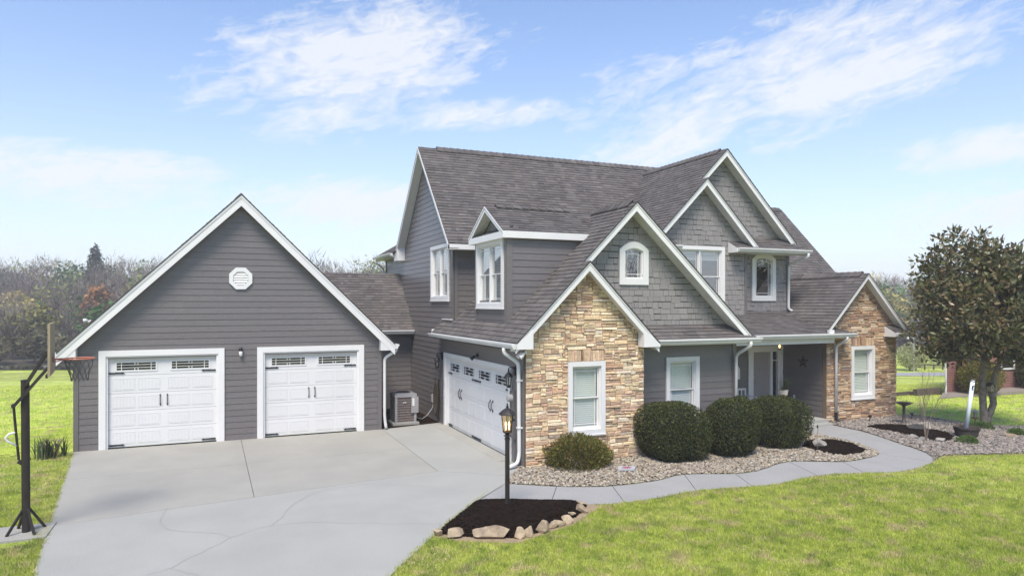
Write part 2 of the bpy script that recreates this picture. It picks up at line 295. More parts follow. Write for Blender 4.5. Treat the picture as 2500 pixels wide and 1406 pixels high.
# ------------------------------------------------------------------ mesh building
ZV = Vector((0, 0, 1))
class MB:
    def __init__(s): s.v = []; s.f = []
    def add(s, vs, fs):
        o = len(s.v); s.v += [tuple(q) for q in vs]; s.f += [tuple(i + o for i in f) for f in fs]; return s
    def box(s, x0, x1, y0, y1, z0, z1):
        return s.add([(x0, y0, z0), (x1, y0, z0), (x1, y1, z0), (x0, y1, z0), (x0, y0, z1), (x1, y0, z1), (x1, y1, z1), (x0, y1, z1)],
                     [(0, 3, 2, 1), (4, 5, 6, 7), (0, 1, 5, 4), (1, 2, 6, 5), (2, 3, 7, 6), (3, 0, 4, 7)])
    def obox(s, p0, p1, w, h, up=ZV, off=(0, 0)):     # a bar from p0 to p1, w across, h along up
        p0, p1 = Vector(p0), Vector(p1); d = (p1 - p0).normalized(); a = d.cross(Vector(up)).normalized(); u = a.cross(d).normalized()
        vs = []
        for p in (p0, p1):
            for i, j in ((-1, -1), (1, -1), (1, 1), (-1, 1)): vs.append(p + a * (i * w / 2 + off[0]) + u * (j * h / 2 + off[1]))
        return s.add(vs, [(3, 2, 1, 0), (4, 5, 6, 7), (0, 1, 5, 4), (1, 2, 6, 5), (2, 3, 7, 6), (3, 0, 4, 7)])
    def prism(s, poly, d, cap0=True):                   # 3-D polygon swept by vector d
        n = len(poly); d = Vector(d); a = [Vector(q) for q in poly]; b = [q + d for q in a]
        fs = [tuple(range(n, 2 * n))] + [(i, (i + 1) % n, n + (i + 1) % n, n + i) for i in range(n)]
        if cap0: fs.append(tuple(reversed(range(n))))
        return s.add(a + b, fs)
    def tube(s, path, r, n=8, cap=True, sq=None):
        path = [Vector(q) for q in path]; k = len(path); rr = r if isinstance(r, (list, tuple)) else [r] * k
        vs = []; prev = None
        for i, p in enumerate(path):
            d = (path[min(i + 1, k - 1)] - path[max(i - 1, 0)]).normalized()
            if prev is None: a = d.cross(ZV if abs(d.z) < .9 else Vector((1, 0, 0))).normalized()
            else: a = (prev - d * prev.dot(d)).normalized()
            prev = a; b = d.cross(a)
            if sq:
                for i1, j1 in ((-1, -1), (1, -1), (1, 1), (-1, 1)): vs.append(p + a * (i1 * sq[0] / 2) + b * (j1 * sq[1] / 2))
            else:
                for q in range(n):
                    t = 2 * math.pi * q / n; vs.append(p + (a * math.cos(t) + b * math.sin(t)) * rr[i])
        n = 4 if sq else n
        fs = [(i * n + q, i * n + (q + 1) % n, (i + 1) * n + (q + 1) % n, (i + 1) * n + q) for i in range(k - 1) for q in range(n)]
        if cap: fs += [tuple(reversed(range(n))), tuple(range((k - 1) * n, k * n))]
        return s.add(vs, fs)
    def lathe(s, prof, c, n=20, axis=None):
        vs = []; c = Vector(c)
        for r, z in prof:
            for q in range(n):
                t = 2 * math.pi * q / n; vs.append(c + Vector((r * math.cos(t), r * math.sin(t), z)))
        k = len(prof)
        fs = [(i * n + q, i * n + (q + 1) % n, (i + 1) * n + (q + 1) % n, (i + 1) * n + q) for i in range(k - 1) for q in range(n)]
        fs += [tuple(reversed(range(n))), tuple(range((k - 1) * n, k * n))]
        return s.add(vs, fs)
    def obj(s, name, mt, parent=None, smooth=False, **k):
        me = bpy.data.meshes.new(name); me.from_pydata(s.v, [], s.f); me.update()
        if smooth: me.polygons.foreach_set('use_smooth', [True] * len(me.polygons))
        return link(name, me, mt, parent, **k)
def link(name, me, mt, parent=None, label=None, cat=None, group=None, kind=None):
    if mt is not None and not me.materials: me.materials.append(m[mt] if isinstance(mt, str) else mt)
    o = bpy.data.objects.new(name, me); C.objects.link(o)
    if parent is not None:
        o.parent = parent; o.matrix_parent_inverse = Matrix.Translation(parent.location).inverted() if parent.type == 'EMPTY' else Matrix.Identity(4)
    tag(o, label, cat, group, kind); return o
def tag(o, label=None, cat=None, group=None, kind=None):
    for a, b in (('label', label), ('category', cat), ('group', group), ('kind', kind)):
        if b: o[a] = b
    return o
def thing(name, loc, label, cat, group=None):
    o = bpy.data.objects.new(name, None); C.objects.link(o); o.location = loc; o.empty_display_size = .2
    return tag(o, label, cat, group)
def np_mesh(name, verts, faces, mt, parent=None, col=None, smooth=False, **k):      # verts (n,3), faces (f,3|4)
    me = bpy.data.meshes.new(name); nv, nf, c = len(verts), len(faces), faces.shape[1]
    me.vertices.add(nv); me.vertices.foreach_set('co', verts.astype(np.float32).ravel())
    me.loops.add(nf * c); me.loops.foreach_set('vertex_index', faces.astype(np.int32).ravel())
    me.polygons.add(nf); me.polygons.foreach_set('loop_start', np.arange(0, nf * c, c, dtype=np.int32)); me.polygons.foreach_set('loop_total', np.full(nf, c, dtype=np.int32))
    if smooth: me.polygons.foreach_set('use_smooth', np.ones(nf, dtype=bool))
    me.update(calc_edges=True)
    if col is not None:
        at = me.color_attributes.new('Col', 'FLOAT_COLOR', 'POINT'); at.data.foreach_set('color', np.hstack([col, np.ones((nv, 1))]).astype(np.float32).ravel())
    return link(name, me, mt, parent, **k)

# 2-D helpers
def clip(poly, a, b, c):                                # keep a*u + b*v <= c
    out = []
    for i in range(len(poly)):
        p, q = poly[i], poly[(i + 1) % len(poly)]; dp, dq = a * p[0] + b * p[1] - c, a * q[0] + b * q[1] - c
        if dp <= 0: out.append(p)
        if (dp < 0 < dq) or (dq < 0 < dp):
            t = dp / (dp - dq); out.append((p[0] + t * (q[0] - p[0]), p[1] + t * (q[1] - p[1])))
    return out
def cliprect(poly, u0, u1, v0, v1):
    for a, b, c in ((-1, 0, -u0), (1, 0, u1), (0, -1, -v0), (0, 1, v1)):
        poly = clip(poly, a, b, c)
        if len(poly) < 3: return []
    return poly
def area(poly): return .5 * sum(poly[i][0] * poly[(i + 1) % len(poly)][1] - poly[(i + 1) % len(poly)][0] * poly[i][1] for i in range(len(poly)))
def inside(pts, poly):
    x, y = pts[:, 0], pts[:, 1]; r = np.zeros(len(pts), bool); n = len(poly)
    for i in range(n):
        x0, y0 = poly[i][:2]; x1, y1 = poly[(i + 1) % n][:2]
        if y0 == y1: continue
        c = ((y0 > y) != (y1 > y)) & (x < (x1 - x0) * (y - y0) / (y1 - y0) + x0); r ^= c
    return r
class Fr:                                               # a wall plane: u along it, v up, n outwards
    def __init__(s, o, U, Nn): s.o, s.U, s.N = Vector(o), Vector(U), Vector(Nn); s.flip = s.U.cross(ZV).dot(s.N) < 0
    def __call__(s, u, v, n=0): return s.o + s.U * u + ZV * v + s.N * n
def front(y): return Fr((0, y, 0), (1, 0, 0), (0, -1, 0))
def left(x): return Fr((x, 0, 0), (0, 1, 0), (-1, 0, 0))
def right(x): return Fr((x, 0, 0), (0, 1, 0), (1, 0, 0))
def fprism(mb, fr, poly, n0, n1, cap0=True):
    pts = [fr(u, v, n0) for u, v in poly]
    if (area(poly) < 0) != fr.flip: pts.reverse()
    return mb.prism(pts, fr.N * (n1 - n0), cap0)
def frect(mb, fr, u0, u1, v0, v1, n0, n1, cap0=True): return fprism(mb, fr, [(u0, v0), (u1, v0), (u1, v1), (u0, v1)], n0, n1, cap0)
def ring(mb, fr, inner, outer, n0, n1):                  # frame between two outlines with the same number of points
    k = len(inner)
    for i in range(k):
        j = (i + 1) % k; fprism(mb, fr, [outer[i], outer[j], inner[j], inner[i]], n0, n1)
    return mb
def rect(u0, u1, v0, v1): return [(u0, v0), (u1, v0), (u1, v1), (u0, v1)]
def bev(q, d): return [(q[0] + d, q[2] + d)]
# ------------------------------------------------------------------ wall pieces
def backing(name, fr, poly, holes, parent, mt='backing', thick=.14):
    us = sorted({p[0] for p in poly} | {h[0] for h in holes} | {h[1] for h in holes}); us = [min(p[0] for p in poly)] + [h for q in holes for h in q[:2]] + [max(p[0] for p in poly)]
    us = sorted(set(us)); vs = sorted(set([min(p[1] for p in poly)] + [h for q in holes for h in q[2:]] + [max(p[1] for p in poly)]))
    mb = MB()
    for i in range(len(us) - 1):
        for j in range(len(vs) - 1):
            cu, cv = (us[i] + us[i + 1]) / 2, (vs[j] + vs[j + 1]) / 2
            if any(h[0] < cu < h[1] and h[2] < cv < h[3] for h in holes): continue
            q = cliprect(poly, us[i], us[i + 1], vs[j], vs[j + 1])
            if len(q) >= 3 and abs(area(q)) > 1e-5: fprism(mb, fr, q, -thick, 0)
    return mb.obj(name, mt, parent)
def siding(fr, poly, holes, parent, ex=.168, v00=0.0, hidden=None):
    v1 = max(p[1] for p in poly); vlo = min(p[1] for p in poly); ulo = min(p[0] for p in poly); uhi = max(p[0] for p in poly)
    k = int((vlo - v00) / ex) - 1
    while v00 + k * ex < v1:
        a, b = v00 + k * ex, v00 + (k + 1) * ex; k += 1
        iv = [(ulo, uhi)]
        for h in holes:
            if min(b, h[3]) - max(a, h[2]) > .5 * (b - a):
                iv = [q for s, e in iv for q in ((s, min(e, h[0])), (max(s, h[1]), e)) if q[1] - q[0] > .02]
        parts = []
        for s, e in iv:                                  # boards come in 3.66 m lengths, butt-jointed
            cut = s
            while e - cut > 4.4:
                c2 = cut + rnd.uniform(2.4, 3.6); parts.append((cut, c2 - .002)); cut = c2
            parts.append((cut, e))
        for s, e in parts:
            q = cliprect(poly, s, e, a, b - .001)
            if len(q) < 3 or abs(area(q)) < .002: continue
            if hidden and hidden(sum(p[0] for p in q) / len(q), (a + b) / 2): continue
            pts = [fr(u, v, .008 + .012 * (1 - (v - a) / ex)) for u, v in q]; bk = [fr(u, v, .0005) for u, v in q]
            if (area(q) < 0) != fr.flip: pts.reverse(); bk.reverse()
            n = len(pts); MB().add(pts + bk, [tuple(range(n))] + [(n + i, n + (i + 1) % n, (i + 1) % n, i) for i in range(n)]).obj('siding_board', 'siding', parent)
def corner_board(fr, u0, u1, v0, v1, parent, n=.036): frect(MB(), fr, u0, u1, v0, v1, .001, n).obj('corner_board', 'siding', parent)
SHK = {'n': 0, 'rest': MB()}
def shakes(fr, poly, holes, parent, rest, budget, hidden=None, ex=.158):
    v1 = max(p[1] for p in poly); vlo = min(p[1] for p in poly); ulo = min(p[0] for p in poly); uhi = max(p[0] for p in poly)
    v = vlo - .03
    while v < v1:
        u = ulo - rnd.uniform(0, .2)
        while u < uhi:
            wd = rnd.choice((.12, .16, .19, .22, .26, .30)); jog = rnd.choice((0, 0, -.022, .014)); a, b = v + jog, v + ex + .02
            q = cliprect(poly, u + .005, u + wd - .005, a + .004, v + ex - .006); u += wd
            if len(q) < 3 or abs(area(q)) < .0012: continue
            cu, cv = sum(p[0] for p in q) / len(q), sum(p[1] for p in q) / len(q)
            if any(h[0] - .01 < cu < h[1] + .01 and h[2] - .01 < cv < h[3] + .01 for h in holes): continue
            if hidden and hidden(cu, cv): continue
            t = rnd.uniform(0, .006)
            pts = [fr(x, y, .012 + t + .007 * (1 - min(1, (y - a) / ex))) for x, y in q]; bk = [fr(x, y, .0005) for x, y in q]
            if (area(q) < 0) != fr.flip: pts.reverse(); bk.reverse()
            n = len(pts); mb = MB() if budget[0] > 0 else rest
            mb.add(pts + bk, [tuple(range(n))] + [(n + i, n + (i + 1) % n, (i + 1) % n, i) for i in range(n)])
            if budget[0] > 0: mb.obj('shake', 'shake', parent); budget[0] -= 1
        v += ex
def stone_geo(mb, fr, u0, u1, v0, v1, poly):
    g = .004; q = cliprect(poly, u0 + g, u1 - g, v0 + g, v1 - g)
    if len(q) < 3 or abs(area(q)) < .0006: return False
    cu, cv = sum(p[0] for p in q) / len(q), sum(p[1] for p in q) / len(q)
    d = rnd.uniform(.028, .060); j = lambda: rnd.uniform(-.004, .004); n = len(q)
    q = [(u + j(), v + j()) for u, v in q]
    ins = lambda p, t: (p[0] + (cu - p[0]) * min(.45, t / max(.03, abs(p[0] - cu))), p[1] + (cv - p[1]) * min(.45, t / max(.02, abs(p[1] - cv))))
    l0 = [fr(u, v, .0005) for u, v in q]; l1 = [fr(u, v, d - .014 + j()) for u, v in q]; l2 = [fr(*ins(p, .011), d + rnd.uniform(-.008, .008)) for p in q]
    if (area(q) < 0) != fr.flip: l0.reverse(); l1.reverse(); l2.reverse()
    fs = [tuple(range(2 * n, 3 * n))]
    for k in (0, n): fs += [(k + i, k + (i + 1) % n, k + n + (i + 1) % n, k + n + i) for i in range(n)]
    mb.add(l0 + l1 + l2, fs); return True
def stones(fr, poly, holes, parent, mt, n_obj, cw=.034, ch=.036):
    u0, u1 = min(p[0] for p in poly), max(p[0] for p in poly); v0, v1 = min(p[1] for p in poly), max(p[1] for p in poly)
    nu, nv = int((u1 - u0) / cw) + 1, int((v1 - v0) / ch) + 1; occ = [[False] * nu for _ in range(nv)]; lst = []
    for h in holes:
        for j in range(nv):
            for i in range(nu):
                if h[0] < u0 + (i + .5) * cw < h[1] and h[2] < v0 + (j + .5) * ch < h[3]: occ[j][i] = True
    for j in range(nv):
        for i in range(nu):
            if occ[j][i]: continue
            hh = rnd.choice((1, 2, 2, 2, 2, 2, 2, 3, 3, 3)); ww = rnd.choice((4, 6, 8, 9, 11, 13, 15)) if hh > 1 else rnd.choice((6, 9, 12)); 
            if hh == 3 and rnd.random() < .35: ww = rnd.choice((4, 5, 6))
            k = 0
            while k < ww and i + k < nu and not occ[j][i + k]: k += 1
            ww = k; t = 1
            while t < hh and j + t < nv and not any(occ[j + t][i:i + ww]): t += 1
            hh = t
            for b in range(hh):
                for a in range(ww): occ[j + b][i + a] = True
            lst.append((u0 + i * cw, u0 + (i + ww) * cw, v0 + j * ch, v0 + (j + hh) * ch))
    lst.sort(key=lambda q: -(q[1] - q[0]) * (q[3] - q[2])); rest = MB(); n = 0
    for q in lst:
        if n < n_obj:
            mb = MB()
            if stone_geo(mb, fr, *q, poly): mb.obj('stone', mt, parent); n += 1
        else: stone_geo(rest, fr, *q, poly)
    if rest.f: rest.obj('small_stone', mt, parent, kind='stuff')
def soldier(fr, u0, u1, v0, v1, parent, mt):              # upright stones over a window, with a keystone
    big = [(-1e3, -1e3), (1e3, -1e3), (1e3, 1e3), (-1e3, 1e3)]; u = u0; mid = (u0 + u1) / 2; done = False
    while u < u1 - .02:
        wd = rnd.uniform(.045, .085)
        if not done and u + wd > mid - .09:
            mb = MB(); q = [(mid - .07, v0), (mid + .07, v0), (mid + .11, v1 + .05), (mid - .11, v1 + .05)]; fprism(mb, fr, q, .001, .07, False); mb.obj('stone', mt, parent); u = mid + .10; done = True; continue
        mb = MB(); stone_geo(mb, fr, u, min(u + wd, u1), v0, v1, big); mb.obj('stone', mt, parent); u += wd

# ------------------------------------------------------------------ windows and doors
def arch(u0, u1, v0, spring, top, n=10):
    c, hw = (u0 + u1) / 2, (u1 - u0) / 2; out = [(u0, v0), (u1, v0)]
    for i in range(n + 1):
        t = i / n; x = 1 - 2 * t; out.append((c + hw * x, spring + (top - spring) * (1 - x * x)))
    return out
def hole_of(w, tr=.115): return (w[0] + tr, w[1] - tr, w[2] + tr, w[3] - tr)
def window(fr, w, parent, tr=.115, double=1, blind='full', gl='glass', arched=None, proud=.062, slat=.05, sashes=True):
    u0, u1, v0, v1 = w; a, b, c, d = hole_of(w, tr); mb = MB()
    if arched: out = arch(u0, u1, v0, arched, v1); inn = arch(a, b, c, arched - .03, d)
    else: out = rect(u0, u1, v0, v1); inn = rect(a, b, c, d)
    ring(mb, fr, inn, out, .001, proud)
    if not arched: frect(mb, fr, u0 - .012, u1 + .012, v0 - .035, v0, .001, proud + .015)
    win = mb.obj('window', 'white', parent)
    mb = MB(); fw = .032
    inn2 = arch(a + fw, b - fw, c + fw, arched - .04, d - fw) if arched else rect(a + fw, b - fw, c + fw, d - fw)
    ring(mb, fr, inn2, inn, -.10, .022); mb.obj('jamb', 'white', win)
    if arched: frect(MB(), fr, a, b, c, d, -.139, -.125).obj('room_shade', 'dark', win)
    else: frect(MB(), fr, a, b, c, d, -.139, -.125).obj('room_shade', 'dark', win)
    units = []; wd = (b - a) / double
    for i in range(double): units.append((a + i * wd + (.02 if i else .032), a + (i + 1) * wd - (.02 if i < double - 1 else .032)))
    if double > 1: frect(MB(), fr, a + wd - .022, a + wd + .022, c + .03, d - .03, -.09, .03).obj('mullion', 'white', win)
    mid = (c + d) / 2 - .02; c2, d2 = c + .032, d - .032
    for s, e in units:
        if sashes and not arched:
            for lo, hi, n in ((mid, d2, -.035), (c2, mid + .03, -.06)):
                mb = MB(); ring(mb, fr, rect(s + .028, e - .028, lo + .028, hi - .028), rect(s, e, lo, hi), n - .02, n + .012); sa = mb.obj('sash', 'white', win)
                MB().add([fr(s + .026, lo + .026, n - .004), fr(e - .026, lo + .026, n - .004), fr(e - .026, hi - .026, n - .004), fr(s + .026, hi - .026, n - .004)], [(0, 1, 2, 3)]).obj('pane', gl, win)
                mb = MB(); g = .009
                for uu in (s + .085, e - .085): frect(mb, fr, uu - g, uu + g, lo + .028, hi - .028, n - .0015, n + .004)
                vv = hi - .09 if lo == mid else lo + .09
                frect(mb, fr, s + .028, s + .076, vv - g, vv + g, n - .0015, n + .004); frect(mb, fr, e - .076, e - .028, vv - g, vv + g, n - .0015, n + .004); frect(mb, fr, s + .094, e - .094, vv - g, vv + g, n - .0015, n + .004)
                mb.obj('grille', 'white', win)
        else:
            poly = inn2; MB().add([fr(u, v, -.042) for u, v in poly], [tuple(range(len(poly)))]).obj('pane', gl, win)
            mb = MB(); g = .008; top = d - .04
            for uu in (s + .075, e - .075): frect(mb, fr, uu - g, uu + g, c2, top - .05, -.0385, -.03)
            frect(mb, fr, s, s + .066, c2 + .08 - g, c2 + .08 + g, -.0385, -.03); frect(mb, fr, e - .066, e, c2 + .08 - g, c2 + .08 + g, -.0385, -.03); frect(mb, fr, s + .084, e - .084, c2 + .08 - g, c2 + .08 + g, -.0385, -.03)
            if arched:
                A = arch(s, e, c2, arched - .13, d - .13)[2:]; B = arch(s, e, c2, arched - .148, d - .148)[2:]
                for i in range(len(A) - 1): fprism(mb, fr, [B[i], B[i + 1], A[i + 1], A[i]], -.029, -.024)
            mb.obj('grille', 'white', win)
        if blind:
            mb = MB(); bot = {'full': c2 + .005, 'half': (c + d) / 2 + .1, 'top': d2 - .28}[blind]
            v = d2 - .045; frect(mb, fr, s + .03, e - .03, d2 - .04, d2, -.115, -.085)
            while v > bot:
                mb.add([fr(s + .03, v, -.104), fr(e - .03, v, -.104), fr(e - .03, v - slat * .90, -.086), fr(s + .03, v - slat * .90, -.086)], [(0, 1, 2, 3)]); v -= slat
            mb.obj('blind', 'blind', win)
    return win
def strap(mb, fr, u, v, ln, d, n, h=.045):               # spear-ended strap hinge
    q = [(u, v - h / 2), (u + d * ln * .80, v - h / 3.4), (u + d * ln * .82, v - h / 1.6), (u + d * ln, v), (u + d * ln * .82, v + h / 1.6), (u + d * ln * .80, v + h / 3.4), (u, v + h / 2)]
    return fprism(mb, fr, q, n, n + .012)
def garage_door(fr, w, parent, rows, halves, tr=.16, strap_mid=False):
    u0, u1, v1 = w; a, b, d = u0 + tr, u1 - tr, v1 - tr * .95
    mb = MB(); frect(mb, fr, u0, a, 0, v1, .001, .055); frect(mb, fr, b, u1, 0, v1, .001, .055); frect(mb, fr, a, b, d, v1, .001, .052)
    frect(mb, fr, a, a + .045, 0, d - .04, -.10, .02); frect(mb, fr, b - .045, b, 0, d - .04, -.10, .02); frect(mb, fr, a, b, d - .04, d, -.10, .018)
    door = mb.obj('garage_door', 'white', parent)
    a += .045; b -= .045; d -= .04; sh = (d - .02) / rows; W = b - a; f = -.07
    frect(MB(), fr, a, b, .001, .02, -.10, f + .01).obj('bottom_seal', 'rubber', door)
    for r in range(rows):
        lo, hi = .02 + r * sh, .02 + (r + 1) * sh - .006
        if r < rows - 1:
            frect(MB(), fr, a, b, lo, hi, -.11, f).obj('section', 'gdoor', door)
            for h in range(halves):
                for k in range(2):
                    hw = W / halves; p0 = a + h * hw + (hw * (.055 + .485 * 0) if k == 0 else hw * .515); p1 = p0 + hw * .43
                    p0, p1 = (a + h * hw + hw * .07, a + h * hw + hw * .475) if k == 0 else (a + h * hw + hw * .525, a + h * hw + hw * .93)
                    mb = MB(); q0, q1 = lo + sh * .16, hi - sh * .15
                    ring(mb, fr, rect(p0 + .02, p1 - .02, q0 + .02, q1 - .02), rect(p0, p1, q0, q1), f + .0005, f + .007)
                    ns = 6; sw = (p1 - p0 - .05) / ns
                    for i in range(ns): frect(mb, fr, p0 + .025 + i * sw + .003, p0 + .025 + (i + 1) * sw - .003, q0 + .025, q1 - .025, f + .0005, f + .0055, False)
                    mb.obj('panel', 'gdoor', door)
        else:
            wins = []
            for h in range(halves):
                hw = W / halves; c = a + (h + .5) * hw; ww = min(hw * .345 if halves == 2 else hw * .33, .55) if halves == 2 else hw * .33
                wins.append((c - hw * .36, c + hw * .36, lo + sh * .26, hi - sh * .26))
            mb = MB(); edges = [a] + [e for q in wins for e in q[:2]] + [b]
            for i in range(0, len(edges), 2): frect(mb, fr, edges[i], edges[i + 1], lo, hi, -.11, f)
            for q in wins: frect(mb, fr, q[0], q[1], lo, q[2], -.11, f); frect(mb, fr, q[0], q[1], q[3], hi, -.11, f)
            mb.obj('section', 'gdoor', door)
            for q in wins:
                frect(MB(), fr, q[0], q[1], q[2], q[3], -.10, f - .012).obj('pane', 'darkglass', door)
                mb = MB(); ring(mb, fr, rect(q[0] + .012, q[1] - .012, q[2] + .012, q[3] - .012), rect(q[0] - .03, q[1] + .03, q[2] - .03, q[3] + .03), f + .0006, f + .014)
                g = .008; ww, hh = q[1] - q[0], q[3] - q[2]
                for uu in (q[0] + ww * .13, q[1] - ww * .13): frect(mb, fr, uu - g, uu + g, q[2] + .012, q[3] - .012, f - .010, f + .006)
                for vv in (q[2] + hh * .33, q[2] + hh * .67): frect(mb, fr, q[0] + .012, q[1] - .012, vv - g * .8, vv + g * .8, f - .011, f + .004)
                for uu in (q[0] + ww * .46, q[0] + ww * .54):
                    frect(mb, fr, uu - g, uu + g, q[2] + .012, q[2] + hh * .33, f - .010, f + .005); frect(mb, fr, uu - g, uu + g, q[2] + hh * .67, q[3] - .012, f - .010, f + .005)
                mb.obj('window_grille', 'gdoor', door)
    vt = .02 + (rows - 1) * sh + .06; ln = .36
    for v in (vt, .075):
        strap(MB(), fr, a + .02, v, ln, 1, f + .011).obj('strap_hinge', 'black', door); strap(MB(), fr, b - .02, v, ln, -1, f + .011).obj('strap_hinge', 'black', door)
        if strap_mid:
            for d_ in (-1, 1): strap(MB(), fr, (a + b) / 2 + d_ * .01, v, ln, d_, f + .011).obj('strap_hinge', 'black', door)
    vh = .02 + sh * (rows - 2) - .02 if rows == 5 else .02 + sh * 2 - .05
    hs = [(a + b) / 2] if halves == 2 else [a + W * .27, a + W * .77]
    for c in hs:
        for o in (-.085, .085):
            mb = MB(); vh2 = 1.22 if rows == 5 else 1.12
            fprism(mb, fr, [(c + o, vh2 - .16), (c + o + .022, vh2 - .12), (c + o, vh2 - .09), (c + o - .022, vh2 - .12)], f + .001, f + .018)
            fprism(mb, fr, [(c + o, vh2 + .16), (c + o - .022, vh2 + .12), (c + o, vh2 + .09), (c + o + .022, vh2 + .12)], f + .001, f + .018)
            mb.tube([fr(c + o, vh2 - .12, f + .015), fr(c + o, vh2 - .07, f + .05), fr(c + o, vh2, f + .058), fr(c + o, vh2 + .07, f + .05), fr(c + o, vh2 + .12, f + .015)], .011, 6)
            mb.obj('door_handle', 'black', door)
    return (a - .045, b + .045, 0, d + .04), door

# ------------------------------------------------------------------ roof pieces
def roof_plane(pts, parent, ex=.142, deck=True, first=0):
    """pts: 3-D convex polygon, pts[0]->pts[1] is the eave; parent: the roof part."""
    pts = [Vector(p) for p in pts]; e = (pts[1] - pts[0]).normalized(); nn = Vector((0, 0, 0))
    for i in range(1, len(pts) - 1): nn += (pts[i] - pts[0]).cross(pts[i + 1] - pts[0])
    nn.normalize()
    if nn.z < 0: nn = -nn
    s = nn.cross(e)
    if s.z < 0: s = -s; e2 = -e
    else: e2 = e
    o = pts[0]; loc = [((p - o).dot(e2), (p - o).dot(s)) for p in pts]
    if area(loc) < 0: loc.reverse(); pts = pts[::-1]
    to = lambda a, b, h: o + e2 * a + s * b + nn * h
    if deck: MB().prism([p - nn * .020 for p in pts], nn * .019).obj('roof_deck', 'deck', parent)
    mb = MB(); bmin, bmax = min(q[1] for q in loc), max(q[1] for q in loc); amin, amax = min(q[0] for q in loc), max(q[0] for q in loc)
    b = bmin - .0
    while b < bmax:
        a = amin - rnd.uniform(0, .3)
        while a < amax:
            wd = rnd.choice((.10, .14, .18, .24, .30)); q = cliprect(loc, a + .0015, a + wd - .0015, b + .010, b + ex + .001); a += wd  # gap bares the dark deck, which paints a shadow line under each course
            if len(q) < 3 or abs(area(q)) < 2e-4: continue
            t = rnd.choice((.009, .012, .018)); top = [to(x, y, .002 + t * (1 - min(1, (y - b) / ex)) + .003) for x, y in q]; bk = [to(x, y, .0003) for x, y in q]
            n = len(q); mb.add(top + bk, [tuple(range(n))] + [(n + i, n + (i + 1) % n, (i + 1) % n, i) for i in range(n)])
        b += ex
    return mb.obj('shingles', 'shingle', parent, kind='stuff')
def ridge_cap(p0, p1, parent, dz=1.0, wd=.15):
    p0, p1 = Vector(p0), Vector(p1); d = (p1 - p0).normalized(); a = d.cross(ZV).normalized(); ln = (p1 - p0).length; mb = MB(); t = 0
    while t < ln:
        e = min(t + .25, ln); h0, h1 = .075, .052
        vs = []
        for q, h in ((t, h0), (e, h1)):
            c = p0 + d * q; vs += [c + ZV * h, c + a * wd + ZV * (h - wd * dz), c - a * wd + ZV * (h - wd * dz), c + ZV * (h - .03), c + a * wd + ZV * (h - wd * dz - .03), c - a * wd + ZV * (h - wd * dz - .03)]
        mb.add(vs, [(0, 1, 7, 6), (2, 0, 6, 8), (1, 4, 10, 7), (5, 2, 8, 11), (0, 2, 5, 3), (0, 3, 4, 1), (6, 7, 10, 9), (6, 9, 11, 8)]); t += .245
    return mb.obj('ridge_cap', 'shingle', parent)
def rake(p_eave, p_peak, nrm, parent, depth=.225, over=.33, vertical_end=True, soff=True, name='rake_board'):
    """white rake board below the roof edge p_eave->p_peak facing nrm, with the soffit behind it back to the wall"""
    a, b = Vector(p_eave), Vector(p_peak); n = Vector(nrm); dz = ZV * depth; t = n * .03
    mb = MB().prism([a - ZV * .012, b - ZV * .012, b - dz * 1.05, a - dz * 1.05], -t); 
    ob = mb.obj(name, 'white', parent)
    MB().prism([a - ZV * .010 + n * .003, b - ZV * .010 + n * .003, b - dz * .32 + n * .003, a - dz * .32 + n * .003], n * .014).obj('drip_trim', 'white', ob)
    if soff:
        d = (b - a).normalized(); mb = MB(); ln = (b - a).length; k = max(2, int(ln / .22))
        for i in range(k):
            s, e = a + (b - a) * (i / k), a + (b - a) * ((i + 1) / k - .010 / ln)
            z = -ZV * (depth * .86)
            mb.prism([s + z - t, e + z - t, e + z - n * over, s + z - n * over], ZV * .02)
        mb.obj('soffit', 'soffit', parent)
    return ob
def gutter(p0, p1, nrm, parent, h=.115, dp=.115):
    """K-style gutter hung on the eave line p0->p1, opening outwards along nrm (p at its back top edge)"""
    p0, p1 = Vector(p0), Vector(p1); n = Vector(nrm); prof = [(0, 0), (0, -h), (dp * .62, -h), (dp * .74, -h * .62), (dp * .98, -h * .38), (dp, -.012), (dp, 0), (dp - .014, 0), (dp - .016, -.02)]
    mk = lambda p: [p + n * x + ZV * z for x, z in prof[:6]] + [p + n * dp, p + n * (dp - .012), p + n * (dp - .014) - ZV * .016, p + n * .006 - ZV * .016]
    A, B = mk(p0), mk(p1); k = len(A)
    mb = MB().add(A + B, [(i, (i + 1) % k, k + (i + 1) % k, k + i) for i in range(k)] + [tuple(reversed(range(k))), tuple(range(k, 2 * k))])
    g = mb.obj('gutter', 'gutter', parent)
    return g
def fascia(p0, p1, nrm, parent, h=.17):
    p0, p1, n = Vector(p0), Vector(p1), Vector(nrm); MB().prism([p0, p1, p1 - ZV * h, p0 - ZV * h], -n * .025).obj('fascia', 'white', parent)
def downspout(path, parent, name='downspout', sq=(.085, .065)):
    pts = [Vector(p) for p in path]; out = [pts[0]]
    for i in range(1, len(pts) - 1):                       # round the elbows
        a, b, c = pts[i - 1], pts[i], pts[i + 1]; r = min(.10, (b - a).length / 2.2, (c - b).length / 2.2)
        s, e = b + (a - b).normalized() * r, b + (c - b).normalized() * r
        for t in (0, .25, .5, .75, 1): out.append(s * (1 - t) ** 2 + b * 2 * t * (1 - t) + e * t * t)
    out.append(pts[-1])
    return MB().tube(out, .045, 10, sq=None).obj(name, 'gutter', parent, smooth=True)
def eave_box(fr, poly, n0, n1, parent): return fprism(MB(), fr, poly, n0, n1).obj('eave_return', 'white', parent)
